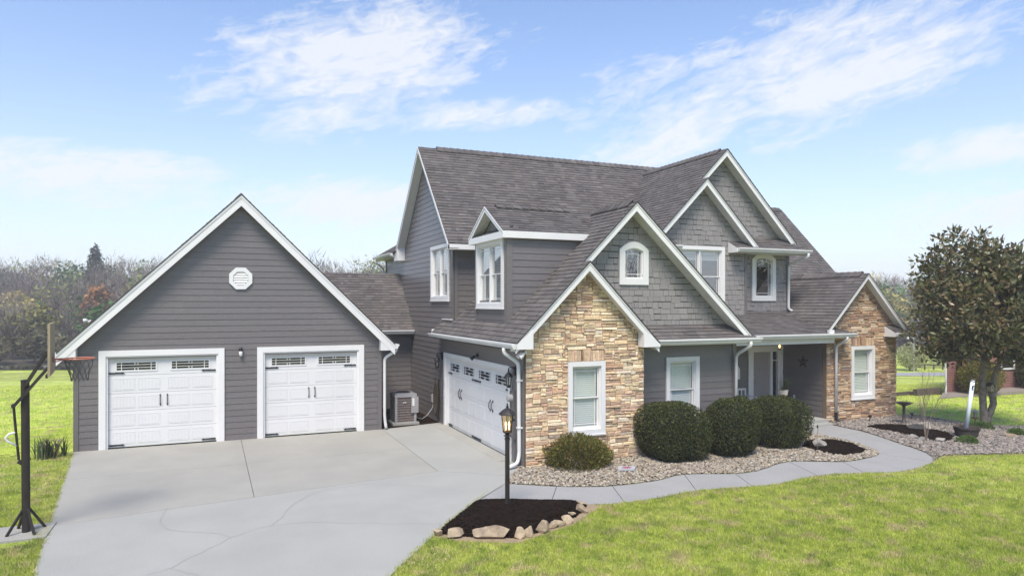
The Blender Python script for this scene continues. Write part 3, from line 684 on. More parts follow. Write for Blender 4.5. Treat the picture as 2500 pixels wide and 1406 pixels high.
# ================================================================== the house
FN, LN, RN = Vector((0, -1, 0)), Vector((-1, 0, 0)), Vector((1, 0, 0))
house = thing('house', (6.56, 14.4, 0), 'grey two storey house with tan ledge stone gables, white trim and shingle roof', 'house')
zl = lambda x: x - 3.30                       # left slope of the garage wing
zr = lambda x: 6.35 - .921 * (x - 9.65)
zs = lambda x: 4.81 - (x - 8.11)
XL = 6.56
boards_budget = [300]; shk_rest = MB()

# ---- left wall with the wide garage door
f = left(XL); gd_hole, gd = garage_door(f, (15.15, 20.42, 2.28), house, 4, 4, tr=.12, strap_mid=True)
w_left = (19.96, 21.84, 3.90, 5.66)
hs = [gd_hole, hole_of(w_left)]
pA = [(14.42, 0), (19.57, 0), (19.57, 3.22), (14.42, 3.18)]; pB = [(19.57, 0), (25.8, 0), (25.8, 5.5), (22.47, 9.0), (19.57, 5.95)]; pC = [(25.8, 0), (28.5, 0), (28.5, 5.62), (25.8, 5.62)]
wl = backing('left_wall', f, pA, [gd_hole], house); backing('left_wall', f, pB, [gd_hole, hole_of(w_left)], house); backing('left_wall', f, pC, [], house)
siding(f, pA, [gd_hole], wl); siding(f, pB, hs, wl); siding(f, pC, [], wl)
window(f, w_left, house, double=2, blind='half', gl='glassup')
corner_board(f, 14.44, 14.56, 0, 2.74, wl); corner_board(f, 19.58, 19.70, 3.2, 5.42, wl); corner_board(f, 28.38, 28.5, 0, 5.6, wl)
backing('rear_wall', Fr((0, 28.5, 0), (1, 0, 0), (0, 1, 0)), rect(6.70, 22.1, 0, 5.4), [], house); backing('right_wall', right(22.1), [(17.6, -.1), (28.4, -.1), (28.4, 2.6), (22.47, 7.6), (17.6, 2.8)], [], house)

# ---- stone garage front
f = front(14.4); w_st = (7.66, 8.68, .66, 2.41)
pS = [(6.575, -.05), (9.81, -.05), (9.81, zs(9.81) - .1), (8.11, 4.71), (6.575, zl(6.575) - .1)]
hst = hole_of(w_st); hsw = (w_st[0] - .0, w_st[1] + .0, w_st[2] - .03, w_st[3]); hsol = (w_st[0] - .0, w_st[1] + .0, w_st[3], w_st[3] + .27)
ws = backing('stone_wall', f, pS, [hst], house, 'mortar')
stones(f, pS, [hsw, hsol], ws, 'stone', 280)
soldier(f, w_st[0], w_st[1], w_st[3] + .005, w_st[3] + .265, ws, 'stone')
window(f, w_st, house, proud=.075)
MB().box(9.70, 9.81, 14.4, 14.85, 0, 2.9).obj('stone_wall_return', 'mortar', house)

# ---- siding right of the stone, shake gable above
f = front(14.85); w_sd = (10.81, 11.88, .66, 2.39)
pD = rect(9.81, 13.14, 0, 2.95); ws2 = backing('front_wall', f, pD, [hole_of(w_sd)], house); siding(f, pD, [hole_of(w_sd)], ws2); window(f, w_sd, house)
corner_board(f, 13.02, 13.15, 0, 2.75, ws2)
backing('wing_side_wall', right(13.14), rect(14.85, 17.9, 0, 3.2), [], house, 'siding')
w_ar = (9.38, 10.25, 4.28, 5.38)
pG = [(6.75, 3.1), (13.05, 3.1), (9.65, 6.24)]; har = hole_of(w_ar, .16)
wg = backing('shake_gable', f, pG, [har], house); bud = [190]
hid = lambda u, v: (v < zs(u) + .02 and v < zl(u) and u < 10.2) or v < 3.15 and u < 10
shakes(f, [(6.75, 3.24), (12.9, 3.24), (9.65, 6.24)], [har], wg, shk_rest, bud, hid)
window(f, w_ar, house, tr=.16, arched=5.17, blind=None, gl='glassup', sashes=False)

# ---- tower (two-storey centre) with nested shake gables
f1, f2 = front(17.55), front(17.9)
w_db = (13.10, 15.06, 3.72, 5.62); w_aw = (16.52, 17.56, 3.89, 5.52)
zcl = lambda x: 8.81 - (15.18 - x); zcr = lambda x: 8.81 - (x - 15.18); zsr = lambda x: 7.74 - (x - 14.11)
pT1 = [(12.2, 3.0), (15.99, 3.0), (15.99, zsr(15.99) - .08), (14.11, 7.66), (12.2, zcl(12.2) - .08)]
pT2 = [(12.4, 0.1), (18.18, 0.1), (18.18, zcr(18.18) - .08), (15.18, 8.73), (12.4, zcl(12.4) - .08)]
dr = (16.36, 17.875, .12, 2.34); hdr = (16.48, 17.76, .12, 2.22); haw = hole_of(w_aw, .15)
t1 = backing('shake_gable', f1, pT1, [hole_of(w_db)], house); t2 = backing('tower_wall', f2, pT2, [haw, hdr], house)
bud2 = [110]; hid1 = lambda u, v: (v < zr(u) - .35 and u < 13.2) or v < 3.3
shakes(f1, pT1, [hole_of(w_db)], t1, shk_rest, bud2, hid1)
hid2 = lambda u, v: (u < 15.95 and v < zsr(u) + .02) or v < 3.38 or u < 14.2
b0 = [0]; shakes(f2, [(12.4, 3.42), (18.07, 3.42), (18.07, 5.8), (15.18, 8.70), (12.4, 5.9)], [haw], t2, shk_rest, b0, hid2)
corner_board(f2, 18.06, 18.19, 3.45, 5.6, t2); corner_board(f1, 15.90, 16.0, 3.0, 5.55, t1, .032)
MB().box(15.86, 15.995, 17.551, 17.9, 3.0, 5.9).obj('tower_return', 'siding', house)
backing('tower_side_wall', right(18.18), rect(17.9, 22, 2.9, 5.7), [], house, 'siding')
window(f1, w_db, house, double=2, blind='top', gl='glassup'); window(f2, w_aw, house, tr=.15, arched=5.30, blind='top', gl='glassup', sashes=False)
if shk_rest.f: shk_rest.obj('small_shake', 'shake', wg, kind='stuff')
siding(f2, rect(13.14, 17.9, .12, 2.62), [(dr[0], dr[1], 0, dr[3])], t2)

# ---- main block front wall over the garage roof
f = front(19.57); pM = rect(6.575, 12.5, 3.2, 5.6); wm = backing('front_wall', f, pM, [], house); siding(f, rect(6.69, 8.4, 3.2, 5.5), [], wm); corner_board(f, 6.576, 6.69, 3.2, 5.42, wm)

# ---- dormer on the garage roof
DX, D0, D1 = 6.62, 15.60, 17.80
f = left(DX); w_do = (15.76, 17.66, 3.69, 5.45); pDo = rect(D0, D1, 3.2, 5.56)
wd_ = backing('dormer_wall', f, pDo, [hole_of(w_do)], house, thick=.10); siding(f, pDo, [hole_of(w_do)], wd_, v00=.02)
corner_board(f, D0 + .002, D0 + .11, 3.3, 5.45, wd_); corner_board(f, D1 - .11, D1 - .002, 3.3, 5.45, wd_); window(f, w_do, house, double=2, blind='full', gl='glassup', slat=.06)
f = front(D0); pDf = [(DX + .001, 3.27), (8.98, 5.63), (DX + .001, 5.63)]
wf_ = backing('dormer_wall', f, pDf, [], house, thick=.10); siding(f, [(DX + .13, 3.42), (8.92, 5.56), (DX + .13, 5.56)], [], wf_, v00=.02); corner_board(f, DX - .026, DX + .13, 3.3, 5.45, wf_, .034)
backing('dormer_wall', Fr((0, D1, 0), (1, 0, 0), (0, 1, 0)), pDf, [], house, 'siding', .1)

# ---- right stone wing
f = front(16.05); w_rw = (18.95, 20.02, .69, 2.41); hrw = hole_of(w_rw)
zwl = lambda x: 4.78 - (19.42 - x); zwr = lambda x: 4.78 - (x - 19.42)
pW = [(17.9, -.15), (21.08, -.15), (21.08, zwr(21.08) - .1), (19.42, 4.68), (17.9, zwl(17.9) - .1)]
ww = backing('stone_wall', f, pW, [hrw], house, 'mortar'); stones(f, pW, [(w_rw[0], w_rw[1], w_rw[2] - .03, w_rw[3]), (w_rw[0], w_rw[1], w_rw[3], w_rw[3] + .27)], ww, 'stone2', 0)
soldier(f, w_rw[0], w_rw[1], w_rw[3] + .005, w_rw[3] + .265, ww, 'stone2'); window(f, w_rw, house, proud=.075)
f = left(17.9); pP = rect(16.2, 17.9, .02, 3.0); wp = backing('porch_side_wall', f, pP, [], house, thick=.1); siding(f, pP, [], wp)
backing('wing_side_wall', right(21.08), rect(16.2, 19.5, -.15, 2.9), [], house, 'siding')

# ---- connector to the detached garage
f = front(24.5); pK = rect(4.59, 6.55, -.1, 2.75); wk = backing('connector_wall', f, pK, [], house); siding(f, pK, [], wk)

# ---- roofs
def roofpart(): 
    e = MB().box(6.7, 18.4, 22.41, 22.53, 8.55, 8.8); return e.obj('roof', 'deck', house)
RF = roofpart()
# garage wing
roof_plane([(6.2, 14.40, zl(6.2)), (6.2, 20.7, zl(6.2)), (6.56, 20.7, zl(6.56)), (9.65, 19.9, 6.35), (9.65, 14.40, 6.35)], RF)
roof_plane([(13.45, 14.40, zr(13.45)), (13.45, 18.0, zr(13.45)), (9.65, 19.9, 6.35), (9.65, 14.40, 6.35)], RF)
roof_plane([(6.2, 14.07, zl(6.2)), (6.2, 14.398, zl(6.2)), (8.11, 14.398, 4.81), (8.11, 14.07, 4.81)], RF)
roof_plane([(10.10, 14.07, zs(10.10)), (10.10, 14.85, zs(10.10)), (8.11, 14.85, 4.81), (8.11, 14.07, 4.81)], RF)
roof_plane([(10.0, 14.36, 2.885), (13.46, 14.36, 2.885), (13.15, 14.85, 3.235), (9.9, 14.85, 3.235)], RF)
ridge_cap((9.65, 14.62, 6.36), (9.65, 16.5, 6.36), RF)
rake((6.2, 14.10, 2.9), (8.11, 14.10, 4.81), FN, house, over=.33); rake((10.09, 14.10, zs(10.09)), (8.11, 14.10, 4.81), FN, house, over=.33)
rake((8.16, 14.43, zl(8.16)), (9.65, 14.43, 6.35), FN, house, over=.44); rake((13.36, 14.43, zr(13.36)), (9.65, 14.43, 6.35), FN, house, over=.44)
f = front(14.4)
eave_box(f, [(6.2, 2.76), (6.62, 2.76), (6.62, zl(6.62) - .12), (6.2, 2.86)], .068, .33, house)
eave_box(f, [(9.62, 2.73), (10.10, 2.73), (10.10, zs(10.10) - .03), (9.62, zs(9.62) - .12)], .068, .33, house)
MB().box(6.2, 6.555, 14.41, 20.68, 2.735, 2.755).obj('soffit', 'soffit', house); fascia((6.2, 14.08, 2.885), (6.2, 20.69, 2.885), LN, house, .15); gutter((6.198, 14.09, 2.885), (6.198, 20.74, 2.885), LN, house)
MB().box(6.2, 6.55, 20.66, 20.69, 2.76, 3.0).obj('fascia', 'white', house)
frect(MB(), left(XL), 19.60, 20.6, 3.30, 3.335, .03, .06).obj('flashing', 'white', house)
MB().box(10.1, 13.44, 14.40, 14.845, 2.73, 2.75).obj('soffit', 'soffit', house); fascia((10.11, 14.37, 2.88), (13.46, 14.37, 2.88), FN, house, .15); gutter((10.11, 14.345, 2.885), (13.55, 14.345, 2.885), FN, house)
# main block
roof_plane([(6.25, 19.14, 5.57), (18.8, 19.14, 5.57), (18.8, 22.47, 9.09), (6.25, 22.47, 9.09)], RF)
roof_plane([(6.25, 25.8, 5.57), (18.8, 25.8, 5.57), (18.8, 22.47, 9.09), (6.25, 22.47, 9.09)], RF)
ridge_cap((6.9, 22.47, 9.10), (18.8, 22.47, 9.10), RF, dz=1.05)
rake((6.25, 19.14, 5.57), (6.25, 22.47, 9.09), LN, house, depth=.17, over=.31); rake((6.25, 25.8, 5.57), (6.25, 22.47, 9.09), LN, house, depth=.17, over=.31)
fascia((6.25, 19.14, 5.555), (12.0, 19.14, 5.555), FN, house, .15); MB().box(6.26, 12.0, 19.16, 19.56, 5.41, 5.43).obj('soffit', 'soffit', house)
eave_box(left(6.25), [(25.35, 5.42), (25.86, 5.42), (25.86, 5.56), (25.35, 5.95)], -.30, -.005, house)
backing('gable_end_wall', right(18.6), [(19.5, 5.2), (25.4, 5.2), (25.4, 5.8), (22.47, 8.9), (19.5, 5.8)], [], house, 'siding')
# rear hip
roof_plane([(6.2, 25.5, 5.76), (6.2, 29.0, 5.76), (9.0, 26.3, 7.6), (9.0, 25.5, 7.6)], RF); roof_plane([(6.2, 29.0, 5.76), (15, 29.0, 5.76), (12, 26.3, 7.6), (9.0, 26.3, 7.6)], RF)
gutter((6.2, 25.9, 5.75), (6.2, 29.05, 5.75), LN, house); MB().box(6.2, 6.555, 25.87, 28.98, 5.60, 5.62).obj('soffit', 'soffit', house); fascia((6.21, 25.9, 5.745), (6.21, 29.0, 5.745), LN, house, .14)
downspout([(6.13, 28.6, 5.64), (6.13, 28.6, 5.52), (6.48, 28.62, 5.25), (6.49, 28.62, .1)], house)
# tower
roof_plane([(12.12, 17.50, zcl(12.12)), (12.12, 22.3, zcl(12.12)), (15.18, 22.3, 8.81), (15.18, 17.50, 8.81)], RF)
roof_plane([(18.27, 17.50, zcr(18.27)), (18.27, 22.3, zcr(18.27)), (15.18, 22.3, 8.81), (15.18, 17.50, 8.81)], RF)
roof_plane([(12.12, 17.17, zcl(12.12)), (12.12, 17.498, zcl(12.12)), (14.11, 17.498, 7.74), (14.11, 17.17, 7.74)], RF)
roof_plane([(16.17, 17.17, zsr(16.17)), (16.17, 17.9, zsr(16.17)), (14.11, 17.9, 7.74), (14.11, 17.17, 7.74)], RF)
ridge_cap((15.18, 17.85, 8.82), (15.18, 22.2, 8.82), RF)
rake((12.12, 17.20, zcl(12.12)), (14.11, 17.20, 7.74), FN, house, over=.33); rake((16.17, 17.20, zsr(16.17)), (14.11, 17.20, 7.74), FN, house, over=.33)
rake((14.16, 17.53, zcl(14.16)), (15.18, 17.53, 8.81), FN, house, over=.36); rake((18.22, 17.53, zcr(18.22)), (15.18, 17.53, 8.81), FN, house, over=.36)
roof_plane([(15.24, 17.14, 5.585), (18.28, 17.14, 5.585), (18.28, 17.9, 6.02), (15.24, 17.9, 6.02)], RF)
f = left(15.24); eave_box(f, [(17.13, 5.44), (17.55, 5.44), (17.55, 5.80), (17.13, 5.575)], -.02, .012, house)
MB().box(15.26, 18.27, 17.14, 17.545, 5.44, 5.46).obj('soffit', 'soffit', house); MB().box(16.02, 18.27, 17.55, 17.89, 5.44, 5.46).obj('soffit', 'soffit', house); fascia((15.25, 17.15, 5.58), (18.28, 17.15, 5.58), FN, house, .14); gutter((15.26, 17.125, 5.585), (18.36, 17.125, 5.585), FN, house)
roof_plane([(12.0, 17.14, 5.585), (13.0, 17.14, 5.585), (13.0, 17.55, 5.83), (12.0, 17.55, 5.83)], RF); f = right(13.0); eave_box(f, [(17.13, 5.44), (17.55, 5.44), (17.55, 5.80), (17.13, 5.575)], -.02, .012, house)
gutter((12.0, 17.125, 5.585), (13.04, 17.125, 5.585), FN, house)
# dormer
DR = 6.45; zd = 6.35
roof_plane([(DR, 15.47, 5.60), (9.0, 15.47, 5.60), (9.65, 16.71, zd), (DR, 16.71, zd)], RF); roof_plane([(DR, 17.95, 5.60), (9.0, 17.95, 5.60), (9.65, 16.71, zd), (DR, 16.71, zd)], RF)
ridge_cap((6.75, 16.71, zd + .005), (8.9, 16.71, zd + .005), RF, dz=.6, wd=.13)
rake((DR, 15.47, 5.60), (DR, 16.71, zd), LN, house, depth=.14, over=.30); rake((DR, 17.95, 5.60), (DR, 16.71, zd), LN, house, depth=.14, over=.30)
f = left(DR); frect(MB(), f, 15.47, 17.95, 5.42, 5.585, -.03, .003).obj('fascia', 'white', house)
roof_plane([(DR + .0, 15.6, 5.575), (DR, 17.82, 5.575), (6.78, 17.82, 5.74), (6.78, 15.6, 5.74)], RF)
fprism(MB(), left(6.78), [(15.6, 5.6), (17.8, 5.6), (16.71, 6.26)], -.05, 0).obj('dormer_gable', 'shake', house)
fascia((DR, 15.46, 5.595), (8.88, 15.46, 5.595), FN, house, .17); MB().box(DR, 8.8, 15.462, 15.6, 5.43, 5.445).obj('soffit', 'soffit', house); MB().box(DR, DX, 15.47, 17.95, 5.425, 5.44).obj('soffit', 'soffit', house); fascia((DR, 17.96, 5.595), (8.88, 17.96, 5.595), -FN, house, .17)
# porch roof, right wing, low right block
roof_plane([(12.95, 15.60, 2.865), (18.55, 15.60, 2.865), (18.55, 17.92, 3.515), (12.5, 17.92, 3.515)], RF)
roof_plane([(17.55, 15.72, zwl(17.55)), (17.55, 19.6, zwl(17.55)), (19.42, 19.6, 4.78), (19.42, 15.72, 4.78)], RF); roof_plane([(21.40, 15.72, zwr(21.40)), (21.40, 19.6, zwr(21.40)), (19.42, 19.6, 4.78), (19.42, 15.72, 4.78)], RF)
ridge_cap((19.42, 15.95, 4.79), (19.42, 19.3, 4.79), RF)
rake((17.62, 15.74, zwl(17.62)), (19.42, 15.74, 4.78), FN, house, over=.33, depth=.17); rake((21.36, 15.74, zwr(21.36)), (19.42, 15.74, 4.78), FN, house, over=.33, depth=.17)
roof_plane([(20.5, 15.62, 2.84), (21.55, 15.62, 2.84), (21.4, 16.03, 3.08), (20.5, 16.03, 3.08)], RF)
eave_box(left(20.5), [(15.61, 2.70), (16.0, 2.70), (16.0, 3.05), (15.61, 2.83)], -.02, .012, house); eave_box(front(15.62), rect(17.50, 17.70, 2.80, 2.98), -.03, .06, house)
gutter((13.55, 15.585, 2.865), (18.62, 15.585, 2.865), FN, house); gutter((20.52, 15.605, 2.84), (21.75, 15.605, 2.84), FN, house); fascia((13.3, 15.605, 2.86), (18.55, 15.605, 2.86), FN, house, .15)
MB().box(18.0, 18.55, 15.62, 16.0, 2.715, 2.735).obj('soffit', 'soffit', house); MB().box(20.5, 21.5, 15.63, 16.0, 2.70, 2.72).obj('soffit', 'soffit', house)
MB().box(13.15, 17.885, 15.72, 15.86, 2.56, 2.74).obj('porch_beam', 'white', house); MB().box(13.15, 17.89, 15.87, 17.88, 2.62, 2.64).obj('porch_ceiling', 'white', house)
roof_plane([(18.22, 17.5, 2.88), (22.4, 17.5, 2.88), (22.4, 22.47, 7.85), (18.22, 22.47, 7.85)], RF); roof_plane([(18.22, 27.4, 2.9), (22.4, 27.4, 2.9), (22.4, 22.47, 7.85), (18.22, 22.47, 7.85)], RF)
ridge_cap((18.8, 22.47, 7.86), (22.3, 22.47, 7.86), RF); rake((22.4, 17.5, 2.88), (22.4, 22.47, 7.85), RN, house, over=.3); gutter((21.45, 17.49, 2.87), (22.4, 17.49, 2.87), FN, house)
# connector
roof_plane([(2.4, 24.02, 2.86), (6.55, 24.02, 2.86), (6.55, 26.3, 4.96), (2.4, 26.3, 4.96)], RF); roof_plane([(2.4, 28.5, 2.86), (6.55, 28.5, 2.86), (6.55, 26.3, 4.96), (2.4, 26.3, 4.96)], RF)
gutter((4.95, 24.0, 2.855), (6.53, 24.0, 2.855), FN, house); fascia((4.7, 24.02, 2.85), (6.54, 24.02, 2.85), FN, house, .15)
# downspouts
downspout([(6.12, 14.62, 2.77), (6.12, 14.62, 2.66), (6.44, 14.50, 2.42), (6.46, 14.50, .30), (6.40, 14.46, .10), (6.14, 14.36, .06)], house)
downspout([(13.18, 14.29, 2.77), (13.18, 14.29, 2.66), (13.08, 14.74, 2.40), (13.08, 14.76, .12)], house)
downspout([(18.22, 15.54, 2.75), (18.22, 15.54, 2.66), (18.20, 15.93, 2.45), (18.20, 15.93, .32)], house)
MB().tube([(18.20, 15.93, .32), (18.20, 15.92, .12), (18.26, 15.82, -.02)], [.05, .05, .055], 10).obj('downspout_boot', 'black', house)
downspout([(18.22, 17.07, 5.47), (18.22, 17.07, 5.36), (18.10, 17.80, 5.12), (18.10, 17.82, 3.60), (18.26, 17.72, 3.52)], house)
for z in (.9, 2.0): MB().box(6.40, 6.53, 14.445, 14.555, z, z + .03).obj('downspout_strap', 'gutter', house)

# ---- front door
f = front(17.9); mb = MB()
frect(mb, f, dr[0], hdr[0], .12, dr[3], .001, .06); frect(mb, f, hdr[1], dr[1], .12, dr[3], .001, .06); frect(mb, f, dr[0] - .03, dr[1], hdr[3], dr[3] + .03, .001, .075)
fd = mb.obj('front_door', 'white', house)
mb = MB(); frect(mb, f, hdr[0], hdr[0] + .12, .12, hdr[3], -.10, .03); frect(mb, f, 17.34, 17.44, .12, hdr[3], -.10, .03); frect(mb, f, 17.68, hdr[1], .12, hdr[3], -.10, .03); frect(mb, f, hdr[0] + .12, 17.34, hdr[3] - .06, hdr[3], -.10, .025); frect(mb, f, 17.44, 17.68, hdr[3] - .06, hdr[3], -.10, .025)
for v in (.45, 1.86): frect(mb, f, 17.44, 17.68, v - .012, v + .012, -.06, .0)
mb.obj('door_frame', 'white', fd)
frect(MB(), f, 16.60, 17.34, .13, 2.16, -.10, -.05).obj('door_slab', 'doorgrey', fd); frect(MB(), f, 17.44, 17.68, .13, 2.16, -.08, -.07).obj('sidelight', 'darkglass', fd)
mb = MB(); mb.tube([f(16.66, 1.12, -.05), f(16.66, 1.12, .01)], .012, 8); mb.tube([f(16.66, 1.12, .005), f(16.78, 1.12, .005)], .010, 8); mb.tube([f(16.66, 1.30, -.05), f(16.66, 1.30, -.02)], .025, 10); mb.obj('door_handle', 'brass', fd)
fprism(MB(), f, [(16.90, 1.58), (16.97, 1.53), (17.04, 1.58), (16.97, 1.60)], -.049, -.035).obj('door_knocker', 'brass', fd)
MB().box(13.14, 17.89, 15.93, 17.89, -.2, .12).obj('porch_floor', 'conc', None, kind='structure')
MB().box(15.9, 17.85, 15.62, 15.925, -.2, .04).obj('porch_step', 'conc', None, kind='structure')

# ================================================================== detached garage
gar = thing('garage', (.6, 20.55, 0), 'grey detached two door garage with steep white trimmed gable', 'garage')
f = front(20.55); h1, _ = garage_door(f, (-2.81, .20, 2.57), gar, 5, 2); h2, _ = garage_door(f, (1.05, 4.05, 2.57), gar, 5, 2)
AX, AZ = .63, 6.82; gl_ = lambda x: AZ - .985 * abs(x - AX)
pF = [(-3.37, 0), (4.58, 0), (4.58, gl_(4.58) - .08), (AX, AZ - .1), (-3.37, gl_(-3.37) - .08)]
wg2 = backing('front_wall', f, pF, [h1, h2], gar); siding(f, pF, [h1, h2], wg2)
corner_board(f, -3.372, -3.26, 0, 2.5, wg2); corner_board(f, 4.47, 4.582, 0, 2.5, wg2)
backing('side_wall', left(-3.37), rect(20.69, 28.3, -.3, 2.6), [], gar, 'siding'); backing('side_wall', right(4.58), rect(20.69, 28.3, -.3, 2.6), [], gar, 'siding'); backing('rear_wall', Fr((0, 28.3, 0), (1, 0, 0), (0, 1, 0)), [(-3.37, -.3), (4.58, -.3), (4.58, 2.8), (AX, 6.6), (-3.37, 2.8)], [], gar, 'siding')
GR = MB().box(.55, .70, 21, 27, 6.2, 6.4).obj('roof', 'deck', gar)
xl_, xr_ = -3.70, 4.93
roof_plane([(xl_, 20.22, gl_(xl_)), (xl_, 28.6, gl_(xl_)), (AX, 28.6, AZ), (AX, 20.22, AZ)], GR); roof_plane([(xr_, 20.22, gl_(xr_)), (xr_, 28.6, gl_(xr_)), (AX, 28.6, AZ), (AX, 20.22, AZ)], GR)
rake((xl_, 20.25, gl_(xl_)), (AX, 20.25, AZ), FN, gar, depth=.31, over=.29); rake((xr_, 20.25, gl_(xr_)), (AX, 20.25, AZ), FN, gar, depth=.31, over=.29)
eave_box(f, [(xl_ + .01, 2.40), (-3.28, 2.40), (-3.28, gl_(-3.28) - .2), (xl_ + .01, gl_(xl_) - .03)], .04, .29, gar); eave_box(f, [(4.50, 2.40), (xr_ - .01, 2.40), (xr_ - .01, gl_(xr_) - .03), (4.50, gl_(4.5) - .2)], .04, .29, gar)
gutter((xl_, 20.24, gl_(xl_) - .01), (xl_, 28.5, gl_(xl_) - .01), LN, gar, h=.13, dp=.13); gutter((xr_, 20.24, gl_(xr_) - .01), (xr_, 28.5, gl_(xr_) - .01), RN, gar, h=.13, dp=.13)
downspout([(4.99, 20.34, 2.48), (4.99, 20.34, 2.38), (4.66, 20.46, 2.16), (4.66, 20.46, .42), (4.68, 20.46, .2), (4.70, 20.42, .03)], gar)
ridge_cap((AX, 20.6, AZ + .01), (AX, 28.3, AZ + .01), GR)
mb = MB(); o8 = lambda r: [(.62 + r * math.cos(R(22.5 + 45 * i)), 4.50 + r * math.sin(R(22.5 + 45 * i))) for i in range(8)]
ring(mb, f, o8(.21), o8(.325), .02, .065); vt = mb.obj('gable_vent', 'white', gar); fprism(MB(), f, o8(.205), .02, .03).obj('vent_back', 'soffit', vt)
for i in range(6):
    v = 4.50 - .17 + i * .068; hw = .19 - max(0, abs(v - 4.5) - .085) * .9
    MB().add([f(.62 - hw, v, .055), f(.62 + hw, v, .055), f(.62 + hw, v + .05, .032), f(.62 - hw, v + .05, .032)], [(0, 1, 2, 3)]).prism([f(.62 - hw, v, .055), f(.62 + hw, v, .055), f(.62 + hw, v - .008, .053), f(.62 - hw, v - .008, .053)], (0, .02, 0)).obj('louvre', 'white', vt)
# ================================================================== ground, paving, beds
def smooth(t): t = np.clip(t, 0, 1); return t * t * (3 - 2 * t)
def depth(x, y): return x * _s + y * _c
def gz(x, y):
    d = depth(x, y); z = -2.2 * smooth((d - 24) / 36.0); z = z + 5.0 * smooth((d - 76) / 90.0) + 9 * smooth((d - 170) / 300)
    return z - .015
rad = np.concatenate([np.linspace(0, 30, 31)[1:], np.geomspace(31, 420, 34)]); na = 144
ang = np.linspace(0, 2 * math.pi, na, endpoint=False)
vx = np.concatenate([[0]] + [r * np.sin(ang) for r in rad]); vy = np.concatenate([[0]] + [r * np.cos(ang) for r in rad])
fs = [(0, 1 + i, 1 + (i + 1) % na) for i in range(na)]
gm = bpy.data.meshes.new('ground')
quads = [(1 + k * na + i, 1 + (k + 1) * na + i, 1 + (k + 1) * na + (i + 1) % na, 1 + k * na + (i + 1) % na) for k in range(len(rad) - 1) for i in range(na)]
gm.from_pydata([tuple(q) for q in np.stack([vx, vy, gz(vx, vy)], 1)], [], fs + quads); gm.polygons.foreach_set('use_smooth', [True] * len(gm.polygons))
link('ground', gm, 'lawn', kind='structure')

def slab(name, poly, mt, parent=None, top=0.0, th=.12, kind=None):
    if area(poly) < 0: poly = poly[::-1]
    return MB().prism([(x, y, top - th) for x, y in poly], (0, 0, th)).obj(name, mt, parent, kind=kind)
def ribbon(pts, wd, z):
    mb = MB(); pts = [Vector((p[0], p[1], z)) for p in pts]
    for i in range(len(pts) - 1):
        d = (pts[i + 1] - pts[i]).normalized(); a = Vector((-d.y, d.x, 0)) * wd / 2; mb.add([pts[i] - a, pts[i + 1] - a, pts[i + 1] + a, pts[i] + a], [(0, 1, 2, 3)])
    return mb
def catmull(pts, k=6):
    out = []; n = len(pts)
    for i in range(n - 1):
        p0, p1, p2, p3 = (np.array(pts[max(0, min(n - 1, j))], float) for j in (i - 1, i, i + 1, i + 2))
        for t in np.linspace(0, 1, k, endpoint=False): out.append(tuple(.5 * (2 * p1 + (p2 - p0) * t + (2 * p0 - 5 * p1 + 4 * p2 - p3) * t * t + (3 * p1 - p0 - 3 * p2 + p3) * t ** 3)))
    return out + [tuple(pts[-1])]
# driveway
g_ = .007
dbase = [(-3.33, 20.5), (-3.0, 17.4), (-2.61, 13.85), (-2.32, 11.4), (-2.6, 8), (-4, 4.5), (-8, 1.5), (-4, .6), (-.5, 5), (.95, 7.7), (2.17, 9.42), (3.37, 10.98), (4.56, 12.36), (5.47, 13.34), (6.36, 14.66), (6.5, 20.9), (4.65, 20.52)]
drv = slab('driveway', dbase, 'joint', None, -.012, .1, kind='structure')
j4 = lambda x: 13.85 + (x + 2.64) * (1.04 / 7.24)
slab('concrete_slab', [(-3.36, 20.53), (.63 - g_, 20.53), (.65 - g_, 17.40 + g_), (-3.02, 17.33 + g_)], 'concwarm', drv)
slab('concrete_slab', [(.63 + g_, 20.53), (4.60, 20.53), (4.60, 17.52 + g_), (.65 + g_, 17.40 + g_)], 'concwarm', drv)
slab('concrete_slab', [(-3.015, 17.33 - .003), (.65 - g_, 17.40 - .003), (.68 - g_, j4(.68) + g_), (-2.64, 13.85 + g_)], 'concwarm', drv)
slab('concrete_slab', [(.65 + g_, 17.40 - .003), (4.60, 17.52 - .003), (4.60, j4(4.6) + g_), (.68 + g_, j4(.68) + g_)], 'concwarm', drv)
slab('concrete_slab', [(4.60 + 2 * g_, 20.53), (6.555, 20.95), (6.555, 14.50), (6.48, 14.52), (6.0, 13.86), (4.60 + 2 * g_, j4(4.6) + g_)], 'conc', drv)
slab('concrete_slab', [(-2.64, 13.85 - .004), (4.60, j4(4.6) - .004), (5.99, 13.85), (5.61, 13.30), (4.62, 12.33), (3.41, 10.98), (2.21, 9.42), (.98, 7.7), (-.48, 5), (-4, .62), (-8, 1.52), (-4.02, 4.5), (-2.63, 8), (-2.35, 11.4)], 'conc', drv)
MB().add([(6.22, 15.2, .003), (6.22, 20.4, .003), (6.55, 20.4, .045), (6.55, 15.2, .045), (6.55, 20.4, -.05), (6.55, 15.2, -.05)], [(0, 3, 2, 1), (1, 2, 4), (0, 5, 3)]).obj('door_apron', 'concwarm', drv)
